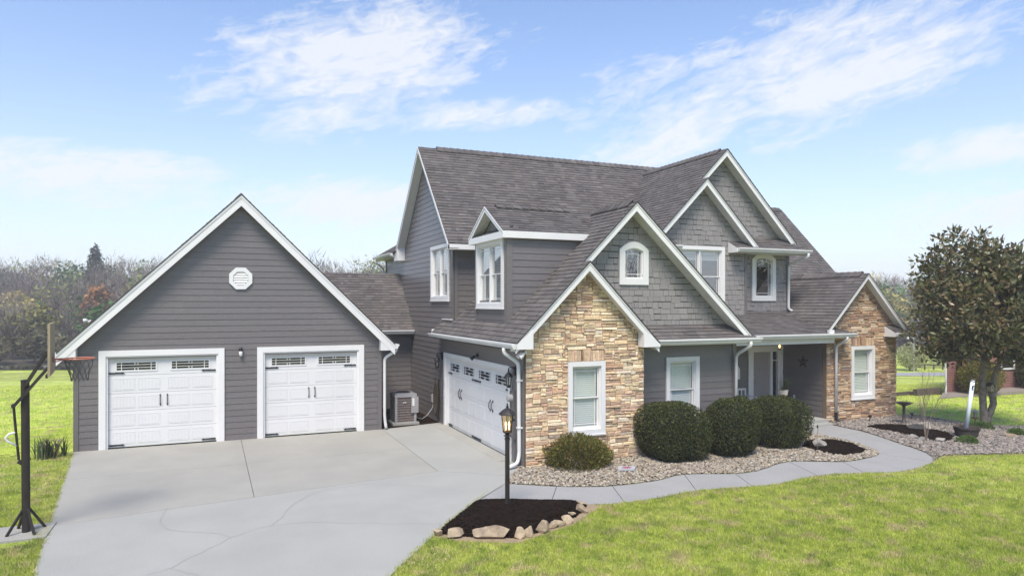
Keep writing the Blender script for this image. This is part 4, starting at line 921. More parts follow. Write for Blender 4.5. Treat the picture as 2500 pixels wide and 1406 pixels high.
cracks = [[(355, 1404), (385, 1396), (416, 1387), (440, 1374), (462, 1361), (490, 1350), (514, 1336), (540, 1326), (563, 1312), (590, 1304), (612, 1295), (640, 1287), (661, 1284), (700, 1278), (760, 1274), (840, 1277), (900, 1276), (960, 1279), (1015, 1277), (1079, 1281)],
          [(407, 1240), (398, 1257), (391, 1268), (393, 1279), (410, 1293), (450, 1297), (505, 1300), (537, 1303), (563, 1312)], [(661, 1284), (676, 1272), (690, 1262), (698, 1246), (720, 1228), (745, 1214), (770, 1202), (830, 1190), (900, 1180), (960, 1181), (1015, 1185), (1060, 1190), (1108, 1196)],
          [(413, 1388), (432, 1391), (450, 1397), (485, 1404)]]
def wob(pts, amp, sub=4):
    out = []
    for i in range(len(pts) - 1):
        for t in range(sub):
            q = t / sub; out.append((pts[i][0] * (1 - q) + pts[i + 1][0] * q + rnd.uniform(-amp, amp), pts[i][1] * (1 - q) + pts[i + 1][1] * q + rnd.uniform(-amp, amp)))
    return out + [pts[-1]]
for c in cracks: ribbon(wob([G(*q) for q in c], .012), .005, .0035).obj('crack', 'crackline', drv)
# walkway
st = [((1232, 1180), (1163, 1222)), ((1359, 1187), (1346, 1224)), ((1440, 1188), (1440, 1230)), ((1495, 1186), (1525, 1226)), ((1597, 1174), (1610, 1214)), ((1671, 1158), (1700, 1197)), ((1796, 1156), (1836, 1186)), ((1853, 1148), (1900, 1180)),
      ((1927, 1127), (1995, 1160)), ((2058, 1127), (2109, 1153)), ((2122, 1117), (2205, 1149)), ((2146, 1107), (2277, 1127)), ((2123, 1093), (2262, 1106)), ((2081, 1079), (2195, 1082)), ((2024, 1067), (2110, 1054)), ((1975, 1056), (2035, 1038)), ((1955, 1046), (2008, 1031))]
joints = [0, 1, 3, 5, 6, 8, 9, 11, 14, 16]; KK = 6
wu, wl_ = catmull([G(*q[0]) for q in st], KK), catmull([G(*q[1]) for q in st], KK)
walk = slab('walkway', wu + wl_[::-1], 'joint', None, -.012, .1, kind='structure')
for i in range(len(joints) - 1):
    a, b = joints[i] * KK, joints[i + 1] * KK; U, Lw = wu[a:b + 1], wl_[a:b + 1]
    def shr(p, q, t=.008): d = math.dist(p, q) or 1; return (p[0] + (q[0] - p[0]) * t / d, p[1] + (q[1] - p[1]) * t / d)
    U = [shr(U[0], U[1])] + U[1:-1] + [shr(U[-1], U[-2])]; Lw = [shr(Lw[0], Lw[1])] + Lw[1:-1] + [shr(Lw[-1], Lw[-2])]
    mb = MB()
    for k in range(len(U) - 1):
        q = [U[k], U[k + 1], Lw[k + 1], Lw[k]]
        if area(q) < 0: q = q[::-1]
        mb.add([(x, y, 0) for x, y in q] + [(x, y, -.1) for x, y in q], [(0, 1, 2, 3), (0, 4, 5, 1), (2, 6, 7, 3)] + ([(3, 7, 4, 0)] if k == 0 else []) + ([(1, 5, 6, 2)] if k == len(U) - 2 else []))
    mb.obj('concrete_slab', 'walk', walk)
# beds
slab('nook_soil', [(4.6, 20.56), (6.55, 20.98), (6.55, 24.48), (4.6, 24.48)], 'mulch', None, -.004, .05, kind='structure')
bedL = wu[::-1] + [(5.60, 13.29), (5.99, 13.85), (6.47, 14.50), (6.52, 14.50), (6.55, 14.33), (9.85, 14.33), (9.85, 14.83), (13.2, 14.83), (13.2, 15.9), (15.9, 15.9), (15.9, 15.6)]
out_e = wl_[11 * KK - 2:]
bedR = [G(2277, 1127), G(2300, 1112), G(2340, 1110), G(2420, 1108), G(2500, 1107), G(2600, 1100), (23.9, 11.5), (24.2, 12.9), G(2500, 1042), G(2400, 1039), G(2330, 1029), G(2245, 1015), (21.6, 16.0), (18.0, 16.0), (17.95, 15.6)] + out_e[::-1]
mul2 = [(1956, 1092), (1965, 1078), (1985, 1073), (2035, 1073), (2080, 1082), (2117, 1099), (2105, 1107), (2068, 1113), (2030, 1109), (1995, 1101)]
mul3 = [(2108, 1041), (2150, 1036), (2200, 1037), (2260, 1045), (2310, 1055), (2330, 1066), (2325, 1077), (2280, 1078), (2235, 1068), (2180, 1055), (2140, 1049)]
mul1 = [(1166, 1221), (1240, 1220), (1320, 1222), (1405, 1223), (1432, 1233), (1420, 1250), (1396, 1266), (1350, 1286), (1300, 1303), (1262, 1312), (1160, 1310), (1068, 1302), (1090, 1280), (1130, 1248)]
M1, M2, M3 = ([G(*q) for q in k] for k in (mul1, mul2, mul3))
slab('gravel_bed', bedL, 'soil', None, -.006, .05, kind='structure'); slab('gravel_bed', bedR, 'soil', None, -.006, .05, kind='structure')
dirt = [G(1055, 1310), G(1150, 1322), G(1265, 1325), G(1330, 1302), G(1400, 1280), G(1445, 1250), G(1470, 1236), G(1440, 1226)] + [G(*q) for q in ((1404, 1224), (1300, 1240), (1150, 1260), (1080, 1290))]
m['dirt'] = mat('bare_clay_soil', (.34, .25, .16), (.24, .18, .11), scale=9, rough=.95, bump=.5, bscale=50); slab('bare_soil', dirt, 'dirt', None, -.007, .05, kind='structure')
# mulch mounds: real relief and chips
def bbox(poly): a = np.array(poly); return a[:, 0].min(), a[:, 0].max(), a[:, 1].min(), a[:, 1].max()
def sample(poly, n, excl=()):
    x0, x1, y0, y1 = bbox(poly); p = np.stack([rng.uniform(x0, x1, n), rng.uniform(y0, y1, n)], 1); k = inside(p, poly)
    for e in excl: k &= ~inside(p, e)
    return p[k]
def edge_dist(p, poly):
    d = np.full(len(p), 1e9)
    for i in range(len(poly)):
        a, b = np.array(poly[i][:2]), np.array(poly[(i + 1) % len(poly)][:2]); ab = b - a; t = np.clip(((p - a) @ ab) / (ab @ ab + 1e-9), 0, 1); d = np.minimum(d, np.linalg.norm(p - (a + t[:, None] * ab), axis=1))
    return d
def rot_rand(n):
    q = rng.normal(size=(n, 4)); q /= np.linalg.norm(q, axis=1)[:, None]; w_, x, y, z = q.T
    return np.stack([np.stack([1 - 2 * (y * y + z * z), 2 * (x * y - z * w_), 2 * (x * z + y * w_)], 1), np.stack([2 * (x * y + z * w_), 1 - 2 * (x * x + z * z), 2 * (y * z - x * w_)], 1), np.stack([2 * (x * z - y * w_), 2 * (y * z + x * w_), 1 - 2 * (x * x + y * y)], 1)], 1)
def scatter(name, proto_v, proto_f, pos, scl, mt, rot=None, parent=None, smooth=False, **k):
    n = len(pos); rot = rot_rand(n) if rot is None else rot
    v = np.einsum('nij,nkj->nki', rot, proto_v[None] * scl[:, None, :]) + pos[:, None, :]
    fcs = proto_f[None] + (np.arange(n) * len(proto_v))[:, None, None]
    return np_mesh(name, v.reshape(-1, 3), fcs.reshape(-1, proto_f.shape[1]), mt, parent, smooth=smooth, **k)
def yawrot(n):
    a = rng.uniform(0, 6.283, n); t = rng.normal(0, .25, n); c, s, z, o = np.cos(a), np.sin(a), np.zeros(n), np.ones(n)
    Rz = np.stack([np.stack([c, -s, z], 1), np.stack([s, c, z], 1), np.stack([z, z, o], 1)], 1); c, s = np.cos(t), np.sin(t)
    Rx = np.stack([np.stack([o, z, z], 1), np.stack([z, c, -s], 1), np.stack([z, s, c], 1)], 1); return Rz @ Rx
bv = np.array([[x, y, z] for z in (-.5, .5) for y in (-.5, .5) for x in (-.5, .5)]); bf = np.array([[0, 2, 3, 1], [4, 5, 7, 6], [0, 1, 5, 4], [2, 6, 7, 3], [0, 4, 6, 2], [1, 3, 7, 5]])
def mulch(poly, label, h=.07, dens=1700):
    slabp = [Vector((x, y, 0)) for x, y in poly]; p = sample(poly, 1); 
    x0, x1, y0, y1 = bbox(poly); st_ = .06; nx, ny = int((x1 - x0) / st_) + 2, int((y1 - y0) / st_) + 2
    gx, gy = np.meshgrid(x0 + np.arange(nx) * st_, y0 + np.arange(ny) * st_); pts = np.stack([gx.ravel(), gy.ravel()], 1); ins = inside(pts, poly); d = edge_dist(pts, poly)
    z = np.where(ins, h * np.clip(d / .25, 0, 1) + rng.normal(0, .010, len(pts)), -.03)
    idx = np.arange(nx * ny).reshape(ny, nx); q = np.stack([idx[:-1, :-1].ravel(), idx[:-1, 1:].ravel(), idx[1:, 1:].ravel(), idx[1:, :-1].ravel()], 1); keep = ins[q].sum(1) >= 2
    o = np_mesh('mulch_bed', np.column_stack([pts, z]), q[keep], 'mulch', smooth=True, kind='stuff', label=label, cat='mulch')
    ar = abs(area(poly)); p = sample(poly, int(ar * dens * 2)); d = edge_dist(p, poly); z = h * np.clip(d / .25, 0, 1) + .004
    sc = np.stack([rng.uniform(.03, .08, len(p)), rng.uniform(.008, .02, len(p)), rng.uniform(.004, .012, len(p))], 1)
    scatter('mulch_chips', bv, bf, np.column_stack([p, z]), sc, 'mulchchip', yawrot(len(p)), parent=o, kind='stuff')
mulch(M1, 'dark mulch bed around the lamp post beside the driveway', .09)
mulch(M2, 'oval dark mulch patch in the gravel inside the walkway bend', .05); mulch(M3, 'dark mulch strip in the gravel in front of the right stone gable', .05)
# pebbles
phi = (1 + 5 ** .5) / 2; iv = np.array([(-1, phi, 0), (1, phi, 0), (-1, -phi, 0), (1, -phi, 0), (0, -1, phi), (0, 1, phi), (0, -1, -phi), (0, 1, -phi), (phi, 0, -1), (phi, 0, 1), (-phi, 0, -1), (-phi, 0, 1)]) / math.sqrt(1 + phi * phi)
ifc = np.array([(0, 11, 5), (0, 5, 1), (0, 1, 7), (0, 7, 10), (0, 10, 11), (1, 5, 9), (5, 11, 4), (11, 10, 2), (10, 7, 6), (7, 1, 8), (3, 9, 4), (3, 4, 2), (3, 2, 6), (3, 6, 8), (3, 8, 9), (4, 9, 5), (2, 4, 11), (6, 2, 10), (8, 6, 7), (9, 8, 1)])
def pebbles(poly, excl, dens, label, mt, smin=.022, smax=.052):
    p = sample(poly, int(abs(bbox(poly)[1] - bbox(poly)[0]) * abs(bbox(poly)[3] - bbox(poly)[2]) * dens), excl); n = len(p)
    s = rng.uniform(smin, smax, n); sc = np.stack([s * rng.uniform(.9, 1.45, n), s * rng.uniform(.75, 1.1, n), s * rng.uniform(.5, .8, n)], 1)
    jit = iv * (1 + 0)
    scatter('river_gravel', jit, ifc, np.column_stack([p, s * .45 + rng.uniform(0, .018, n)]), sc, mt, yawrot(n), smooth=True, kind='stuff', label=label, cat='gravel')
pebbles(bedL, [M2], 800, 'tan river gravel around the clipped shrubs beside the walkway', 'pebble', .014, .034); pebbles(bedR, [M3, wu + wl_[::-1]], 520, 'greyish river gravel around the magnolia tree and bird bath', 'pebblegrey', .016, .042)

# ---- grass: real blades
excl = [dbase, wu + wl_[::-1], bedL, bedR, M1, dirt, rect(-3.5, 4.7, 20.4, 28.6), rect(6.0, 22.3, 14.3, 28.6), rect(4.6, 6.6, 20.5, 28.5), rect(-3.55, -2.75, 12.9, 14.0), [(4.5, 12.2), (5.4, 13.4), (6.3, 14.9), (6.8, 14.5), (5.9, 13.2), (4.8, 12.2)]]
excl = [rect(*q) if not isinstance(q, list) else q for q in excl]
SUNLIT = []
def sunlit_mask(x, y): return (depth(x, y) > 25.5 + .6 * np.sin(x * .7)) | ((x < -3.45) & (y > 20.9 + .3 * np.sin(x * 1.9))) | ((x > 21.9) & (y > 13.5 + .2 * np.sin(x * 2.1)))  # area painted as sunlit, edged where the house shadow ends
def blades(n, rmin, rmax, hmin, hmax, wd, amin=-40, amax=40, per=1, sig=.05):
    r = np.sqrt(rng.uniform(rmin ** 2, rmax ** 2, n)); a = np.radians(rng.uniform(amin, amax, n)) + YAW; p = np.stack([r * np.sin(a), r * np.cos(a)], 1)
    if per > 1: p = np.repeat(p, per, 0) + rng.normal(0, sig, (n * per, 2)); n = n * per
    k = np.ones(n, bool)
    for e in excl: k &= ~inside(p + rng.normal(0, .025, p.shape), e)
    p = p[k]; n = len(p); h = rng.uniform(hmin, hmax, n); yw = rng.uniform(0, 6.283, n); lean = rng.uniform(.1, .75, n) * h; ld = rng.uniform(0, 6.283, n); z = gz(p[:, 0], p[:, 1]) - .004
    dx, dy = np.cos(yw) * wd * .5, np.sin(yw) * wd * .5; b0 = np.stack([p[:, 0] - dx, p[:, 1] - dy, z], 1); b1 = np.stack([p[:, 0] + dx, p[:, 1] + dy, z], 1); t = np.stack([p[:, 0] + np.cos(ld) * lean, p[:, 1] + np.sin(ld) * lean, z + h], 1)
    T = np.stack([b0, b1, t], 1); fm = sunlit_mask(p[:, 0], p[:, 1]); SUNLIT.append(T[fm].reshape(-1, 3)); return T[~fm].reshape(-1, 3)
V = np.concatenate([blades(420000, 8.2, 16.5, .025, .065, .011), blades(3800, 8.2, 19, .05, .095, .012, per=26), blades(9000, 8.2, 15, .03, .07, .011, per=12, sig=.025), blades(240000, 16.5, 25, .03, .06, .014), blades(110000, 25, 45, .04, .08, .03)])
FV = np.concatenate(SUNLIT); np_mesh('field_grass', FV, np.arange(len(FV)).reshape(-1, 3), 'fieldgrass', kind='stuff', label='bright yellow green grass of the open field and neighbouring lawn', cat='grass')
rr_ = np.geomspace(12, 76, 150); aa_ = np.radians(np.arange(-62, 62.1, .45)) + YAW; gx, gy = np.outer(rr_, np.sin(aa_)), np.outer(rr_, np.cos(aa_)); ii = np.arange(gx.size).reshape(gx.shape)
qq = np.stack([ii[:-1, :-1].ravel(), ii[:-1, 1:].ravel(), ii[1:, 1:].ravel(), ii[1:, :-1].ravel()], 1); fx, fy = gx.ravel(), gy.ravel(); kk = sunlit_mask(fx[qq].mean(1), fy[qq].mean(1))
np_mesh('field', np.column_stack([fx, fy, gz(fx, fy) + .006]), qq[kk], 'field', smooth=True, kind='structure')  # ground sheet under those blades, with the same sunlight painted in
np_mesh('lawn_grass', V, np.arange(len(V)).reshape(-1, 3), 'grass', kind='stuff', label='short patchy green lawn grass with straw coloured spots', cat='grass')
# dry grass along the paving edges and in worn spots
cen = []
for line, off in ((wl_[:11 * KK], .16), ([(2.21, 9.42), (3.41, 10.98)], .3), ([(-3.36, 20.5), (-3.03, 17.4), (-2.64, 13.85), (-2.35, 11.4)], .25), (bedR[:6], .12)):
    for i in range(len(line) - 1):
        a, b = np.array(line[i]), np.array(line[i + 1]); L9 = np.linalg.norm(b - a); n9 = int(L9 * 420); t9 = rng.uniform(0, 1, (n9, 1)); w9 = .35 + .65 * (np.sin(a[0] * 3.1 + t9 * L9 * 2.3) > .1)
        cen.append((a + (b - a) * t9 + rng.normal(0, off, (n9, 2)))[rng.uniform(0, 1, n9) < w9[:, 0]])
for q9, s9, n9 in (((1010, 1365), .30, 900), ((1640, 1260), .35, 380), ((1800, 1330), .4, 380), ((2240, 1190), .55, 900), ((1300, 1400), .3, 380), ((60, 1180), .4, 600), ((2060, 1210), .5, 500)): cen.append(np.array(G(*q9)) + rng.normal(0, s9, (n9, 2)) * np.array([1.6, .7]))
p = np.concatenate(cen); k = np.ones(len(p), bool)
for e in excl: k &= ~inside(p, e)
p = p[k]; n = len(p); h = rng.uniform(.025, .06, n); yw = rng.uniform(0, 6.283, n); ld = rng.uniform(0, 6.283, n); z = gz(p[:, 0], p[:, 1]); dx, dy = np.cos(yw) * .006, np.sin(yw) * .006
SV = np.stack([np.stack([p[:, 0] - dx, p[:, 1] - dy, z], 1), np.stack([p[:, 0] + dx, p[:, 1] + dy, z], 1), np.stack([p[:, 0] + np.cos(ld) * h * .8, p[:, 1] + np.sin(ld) * h * .8, z + h], 1)], 1).reshape(-1, 3)
np_mesh('dry_grass', SV, np.arange(len(SV)).reshape(-1, 3), 'straw', kind='stuff', label='straw coloured dry grass along the paving edges', cat='grass')
# ---- road, far ground
def pol(d, lat): return (d * _s + lat * _c, d * _c - lat * _s)
mb = MB(); prevs = None
for lat in range(-60, 120, 6):
    row = []
    for d in (55.2, 58.6):
        x, y = pol(d + .02 * lat, lat); row.append((x, y, float(gz(x, y)) + .03))
    if prevs: mb.add([prevs[0], row[0], row[1], prevs[1]], [(0, 1, 2, 3)])
    prevs = row if lat >= 12 else None
mb.obj('road', 'asphalt', kind='structure')
mb = MB(); prevs = None
for lat in range(-90, -19, 5):
    row = []
    for d in (61.5, 65.5):
        x, y = pol(d, lat); row.append((x, y, -2.13))
    if prevs: mb.add([prevs[0], row[0], row[1], prevs[1]], [(0, 1, 2, 3)])
    prevs = row
mb.obj('pond', 'water', kind='structure')
mb = MB(); rows = []
for lat in range(-170, 190, 10):
    row = []
    for d in (66.5, 80, 95, 115, 140, 175, 230):
        x, y = pol(d + (14 if lat > 20 else 0) * (d < 100), lat); row.append((x, y, float(gz(x, y)) + .06))
    rows.append(row)
for i in range(len(rows) - 1):
    for j in range(6): mb.add([rows[i][j], rows[i + 1][j], rows[i + 1][j + 1], rows[i][j + 1]], [(0, 1, 2, 3)])
mb.obj('hillside', 'hill', kind='structure')
# ================================================================== things
def face(fr_from, to):  return math.atan2(to[1] - fr_from[1], to[0] - fr_from[0])
# ---- lantern builder (wall and post)
def lantern_head(mb_frame, mb_glass, c, r=.085, h=.26, finial=True):
    c = Vector(c); n = 6
    mb_frame.lathe([(.03, -.06), (.05, -.04), (r * .72, -.015), (r * .80, 0), (r * .62, .005)], c, 12)
    for i in range(n):
        a = 2 * math.pi * i / n; mb_frame.tube([c + Vector((r * .70 * math.cos(a), r * .70 * math.sin(a), 0)), c + Vector((r * 1.0 * math.cos(a), r * 1.0 * math.sin(a), h))], .007, 5)
    mb_glass.lathe([(r * .66, .006), (r * .96, h - .002)], c, 6)
    mb_frame.lathe([(r * 1.35, h), (r * 1.42, h + .012), (r * 1.15, h + .045), (r * .75, h + .085), (r * .35, h + .115), (.018, h + .125), (.034, h + .15), (.012, h + .165), (.02, h + .185), (.006, h + .215)], c, 12)
def wall_lantern(y, z, label, group):
    t = thing('wall_lantern', (XL, y, z), label, 'lantern', group); c = Vector((XL - .19, y, z - .34))
    MB().lathe([(.055, 0), (.055, .02), (.03, .03)], (0, 0, 0), 12)
    mb = MB(); mb.box(XL - .05, XL - .028, y - .045, y + .045, z - .11, z + .11); mb.obj('backplate', 'black', t)
    mb = MB(); mb.tube([(XL - .04, y, z + .02), (XL - .10, y, z + .09), (XL - .17, y, z + .09), (XL - .19, y, z + .04), (XL - .19, y, z - .02)], .011, 6); mb.obj('arm', 'black', t, smooth=True)
    a, b = MB(), MB(); lantern_head(a, b, c, r=.075, h=.20); a.obj('lantern_frame', 'black', t); b.obj('lantern_glass', 'lampdim', t)
    MB().lathe([(.012, .0), (.014, .10), (.004, .12)], c + Vector((0, 0, .01)), 8).obj('bulb', 'cream', t)
wall_lantern(20.66, 2.16, 'black wall lantern between the hose and the wide garage door', 'lanterns by the wide garage door'); wall_lantern(14.92, 2.20, 'black wall lantern next to the white downspout beside the wide garage door', 'lanterns by the wide garage door')
# ---- lamp post
px, py = 4.96, 11.68; t = thing('lamp_post', (px, py, 0), 'tall black lamp post with a lit amber lantern standing in dark mulch', 'lamp post')
mb = MB(); mb.lathe([(.055, 0), (.05, .05), (.043, .12), (.043, 1.26), (.05, 1.27), (.05, 1.31), (.03, 1.33), (.035, 1.35)], (px, py, 0), 16); mb.obj('pole', 'polepaint', t, smooth=False)
a, b = MB(), MB(); lantern_head(a, b, (px, py, 1.43), r=.118, h=.31)
a.lathe([(.042, -.10), (.075, -.085), (.035, -.06), (.06, -.03)], (px, py, 1.43), 12); a.obj('lantern_frame', 'darkmetal', t); b.obj('lantern_glass', 'lampglass', t)
for dx in (-.03, .03): MB().lathe([(.012, 0), (.013, .06), (.016, .08), (.018, .11), (.004, .15)], (px + dx, py - .01, 1.46), 8).obj('bulb', 'flame', t, smooth=True)
# ---- security lights
def flood(name, c, N_, label, heads=2, mt='white', group=None):
    c = Vector(c); t = thing(name, c, label, 'light', group); s = N_.cross(ZV); mb = MB(); mb.tube([c, c + N_ * .03], .05, 10); mb.obj('base', mt, t)
    for i in range(heads):
        o = s * ((i - (heads - 1) / 2) * .15); h = c + N_ * .12 + o - ZV * .05
        mb = MB(); mb.tube([c + N_ * .03, h - N_ * .02 + ZV * .02], .012, 6); mb.tube([h + ZV * .03 - N_ * .03, h, h + N_ * .07 - ZV * .06], [.022, .04, .055], 10); mb.obj('lamp_head', mt, t)
    return t
flood('security_light', (XL - .03, 14.26, 2.68), LN, 'white twin security floodlight under the eave above the downspout', 2)
t = flood('motion_light', (XL - .03, 17.45, 2.40), LN, 'small black motion light above the wide garage door', 1, 'black')
flood('security_light', (-3.02, 20.62, 3.33), Vector((-.7, 0, .71)), 'white floodlight perched on the roof edge of the detached garage', 2)
t = thing('camera_light', (.62, 20.52, 2.5), 'white bulb shaped camera in a black socket between the two garage doors', 'camera')
MB().lathe([(.05, .06), (.055, .12), (.03, .15), (.02, .16)], (.62, 20.46, 2.42), 12).box(.59, .65, 20.47, 20.522, 2.50, 2.58).obj('socket', 'black', t); MB().lathe([(.012, -.09), (.04, -.07), (.05, -.02), (.048, .03), (.04, .06)], (.62, 20.46, 2.42), 14).obj('bulb_body', 'white', t, smooth=True)
# ---- utilities on the left wall
def wallbox(name, y0, y1, z0, z1, d, mt, label, cat, extra=None):
    o = MB().box(XL - .03 - d, XL - .029, y0, y1, z0, z1).box(XL - .045 - d, XL - .03 - d, y0 + .015, y1 - .015, z0 + .015, z1 - .015).obj(name, mt, label=label, cat=cat); return o
t = thing('electric_meter', (XL, 14.88, 1.5), 'round glass electric meter on a painted box by the downspout', 'meter')
MB().box(XL - .13, XL - .03, 14.76, 15.0, 1.08, 1.72).obj('meter_box', 'paintbox', t); MB().tube([(XL - .13, 14.88, 1.56), (XL - .17, 14.88, 1.56), (XL - .235, 14.88, 1.56), (XL - .25, 14.88, 1.56)], [.095, .09, .085, .05], 18).obj('meter_dial', 'conduit', t)
wallbox('breaker_box', 14.70, 14.95, .62, 1.02, .11, 'paintbox', 'grey electric breaker box under the meter', 'utility box')
t = thing('conduit_run', (XL, 14.8, 0), 'grey painted conduit pipes running down the wall to the ground', 'conduit')
for y, z0, z1, r in ((14.80, .0, .62, .03), (14.70, .0, 1.9, .024), (14.90, 1.02, 1.08, .02), (14.64, .0, .9, .02)): MB().tube([(XL - .075, y, z0), (XL - .075, y, z1)], r, 8).obj('pipe', 'paintbox', t)
MB().box(XL - .078, XL - .056, 20.32, 20.385, 1.28, 1.46).obj('keypad', 'conduit', label='small grey keypad on the white trim of the wide garage door', cat='keypad')
MB().box(XL - .11, XL - .028, 21.45, 21.58, .58, .84).box(XL - .12, XL - .11, 21.46, 21.57, .60, .82).obj('disconnect_box', 'conduit', label='small grey electrical box on the wall beside the air conditioner', cat='utility box')
# ---- hose
hy = 20.92; t = thing('garden_hose', (XL - .1, hy, 1.4), 'dark garden hose hanging in long loops on the wall', 'hose')
MB().tube([(XL - .02, hy, 1.36), (XL - .09, hy, 1.36), (XL - .15, hy, 1.36), (XL - .16, hy, 1.44)], .018, 8).obj('hook', 'black', t)
for i in range(9):
    w_ = .10 + .012 * i; lo = .12 + .05 * rnd.random() + .02 * i; mb = MB(); pts = []
    for k in range(25):
        a = 2 * math.pi * k / 24; pts.append((XL - .07 - .011 * i + .012 * math.sin(3 * a), hy + w_ * math.sin(a) * (1.0 - .25 * math.cos(a)), (1.38 + lo) / 2 + (1.40 - lo) / 2 * math.cos(a)))
    mb.tube(pts, .012, 6); mb.obj('hose_loop', 'hose', t, smooth=True)
# ---- air conditioner
x0, x1, y0, y1 = 5.12, 5.80, 21.02, 21.70; t = thing('air_conditioner', (5.46, 21.36, 0), 'grey outdoor air conditioning unit on a pad in the nook', 'air conditioner')
MB().box(x0 - .08, x1 + .08, y0 - .06, y1 + .08, -.02, .06).obj('pad', 'conc', t)
MB().box(x0 + .02, x1 - .02, y0 + .02, y1 - .02, .07, .86).obj('coil', 'accoil', t)
mb = MB()
for x in (x0, x1 - .07): 
    for y in (y0, y1 - .07): mb.box(x, x + .07, y, y + .07, .06, .86)
mb.box(x0 + .07, x1 - .07, y0, y1, .06, .09); mb.obj('corner_post', 'acmetal', t)
MB().box(x0 - .01, x1 + .01, y0 - .01, y1 + .01, .86, .95).prism([(x0 + .05, y0 + .05, .95), (x1 - .05, y0 + .05, .95), (x1 - .05, y1 - .05, .95), (x0 + .05, y1 - .05, .95)], (0, 0, .03)).obj('top_cover', 'acmetal', t)
MB().tube([(5.46, 21.36, .981), (5.46, 21.36, .995)], .24, 24).obj('fan_grille', 'black', t)
mb = MB()
for i in range(9):
    z = .15 + i * .078; mb.tube([(x0 + .07, y0 + .008, z), (x1 - .07, y0 + .008, z)], .006, 5); mb.tube([(x0 + .008, y0 + .07, z), (x0 + .008, y1 - .07, z)], .006, 5)
for i in range(8):
    x = x0 + .12 + i * .065; mb.tube([(x, y0 + .014, .09), (x, y0 + .014, .86)], .003, 4); y = y0 + .12 + i * .065; mb.tube([(x0 + .014, y, .09), (x0 + .014, y, .86)], .003, 4)
mb.obj('guard_grille', 'acmetal', t)
MB().box(x1 - .17, x1 + .06, y0 - .035, y0 + .0, .36, .86).obj('service_panel', 'acmetal', t); MB().box(x1 - .14, x1 - .07, y0 - .038, y0 - .0355, .58, .82).obj('rating_label', 'white', t)
mb = MB(); e0 = [(5.42 + .055 * math.cos(a), y0 - .004, .69 + .022 * math.sin(a)) for a in np.linspace(0, 6.283, 20, endpoint=False)]; mb.prism(e0, (0, -.008, 0)); mb.obj('badge', 'white', t)
MB().prism([(5.415 + .03 * math.cos(a), y0 - .0125, .688 + .011 * math.sin(a)) for a in np.linspace(0, 6.283, 16, endpoint=False)], (0, -.002, 0)).obj('badge_inset', 'blue', t)
MB().tube([(x1 + .0, y0 + .05, .36), (x1 + .04, y0 + .1, .18), (x1 + .25, y0 + .25, .10), (x1 + .48, y0 + .42, .18), (XL - .07, y0 + .49, .42), (XL - .07, y0 + .49, .58)], .014, 8).obj('whip_conduit', 'conduit', t, smooth=True)
# ---- basketball hoop
bx, by = -2.90, 13.60; t = thing('basketball_hoop', (bx, by, 0), 'black pole basketball hoop with worn wooden backboard beside the driveway', 'basketball hoop')
MB().box(bx - .55, bx + .35, by - .42, by + .42, -.08, .02).obj('footing', 'concwarm', t)
MB().tube([(bx, by, .02), (bx - .015, by, 2.52)], .062, 16).obj('pole', 'polepaint', t)
MB().lathe([(.066, 0), (.066, .02), (.02, .03)], (bx - .015, by, 2.515), 14).obj('pole_cap', 'black', t)
for a in (35, 125, 215, 305): MB().obox((bx + .30 * math.cos(R(a)) * .95, by + .30 * math.sin(R(a)), .02), (bx + .045 * math.cos(R(a)), by + .045 * math.sin(R(a)), .40), .035, .035).obj('brace', 'polepaint', t)
tt = R(7); nb = Vector((math.cos(tt), math.sin(tt), 0)); wbv = Vector((-math.sin(tt), math.cos(tt), 0)); bc = Vector((bx, by, 0)) + nb * .33
def bp(n, w_, z): return bc + nb * n + wbv * w_ + ZV * z
mb = MB(); mb.prism([bp(0, -.55, 2.62), bp(0, .55, 2.62), bp(0, .55, 3.47), bp(0, -.55, 3.47)], nb * .035); mb.obj('backboard', 'wood', t)
mb = MB()
for a, b in (((-.55, 2.62), (-.55, 3.47)), ((.55, 2.62), (.55, 3.47)), ((-.55, 2.62), (.55, 2.62))): mb.obox(bp(-.015, *a), bp(-.015, *b), .03, .05)
mb.obox(bp(-.02, -.2, 2.66), bp(-.02, -.2, 3.0), .05, .04); mb.obox(bp(-.02, .2, 2.66), bp(-.02, .2, 3.0), .05, .04); mb.obj('board_frame', 'polepaint', t)
for s in (-.08, .08):
    q = wbv * s; top, low = Vector((bx - .015, by, 2.44)) + q, Vector((bx - .01, by, 2.18)) + q
    MB().obox(top, bp(-.03, s * 2, 3.0), .03, .045).obj('lift_arm', 'polepaint', t); MB().obox(low - nb * .15 - ZV * .06, bp(-.03, s * 2, 2.72), .03, .045).obj('lift_arm', 'polepaint', t)
hb = Vector((bx - .01, by, 0)) - nb * .16
MB().obox(hb + ZV * 2.12 - wbv * .09, hb + ZV * 2.12 + wbv * .09, .05, .05).obj('pivot', 'polepaint', t); MB().tube([hb + ZV * 2.11, hb + nb * .03 + ZV * 1.7, hb + nb * .07 + ZV * 1.22], .020, 8).obj('adjust_rod', 'polepaint', t)
MB().obox(hb + nb * .06 + ZV * 1.20, Vector((bx - .03, by, 1.14)), .05, .06).obj('rod_clamp', 'polepaint', t)
mb = MB(); mb.tube([hb + nb * .04 + ZV * 1.68, hb - nb * .06 + ZV * 1.66, hb - nb * .11 + ZV * 1.60, hb - nb * .08 + ZV * 1.54, hb + nb * .06 + ZV * 1.45], .018, 8); mb.obj('handle', 'white', t, smooth=True)
rc = bp(.035 + .15 + .228, 0, 2.86); pts = [rc + nb * .228 * math.cos(a) + wbv * .228 * math.sin(a) for a in np.linspace(0, 2 * math.pi, 33)]
rim = MB().tube(pts, .011, 8, cap=False).obj('rim', 'orange', t, smooth=True)
mb = MB(); mb.box(0, 0, 0, 0, 0, 0) if False else None; mb = MB()
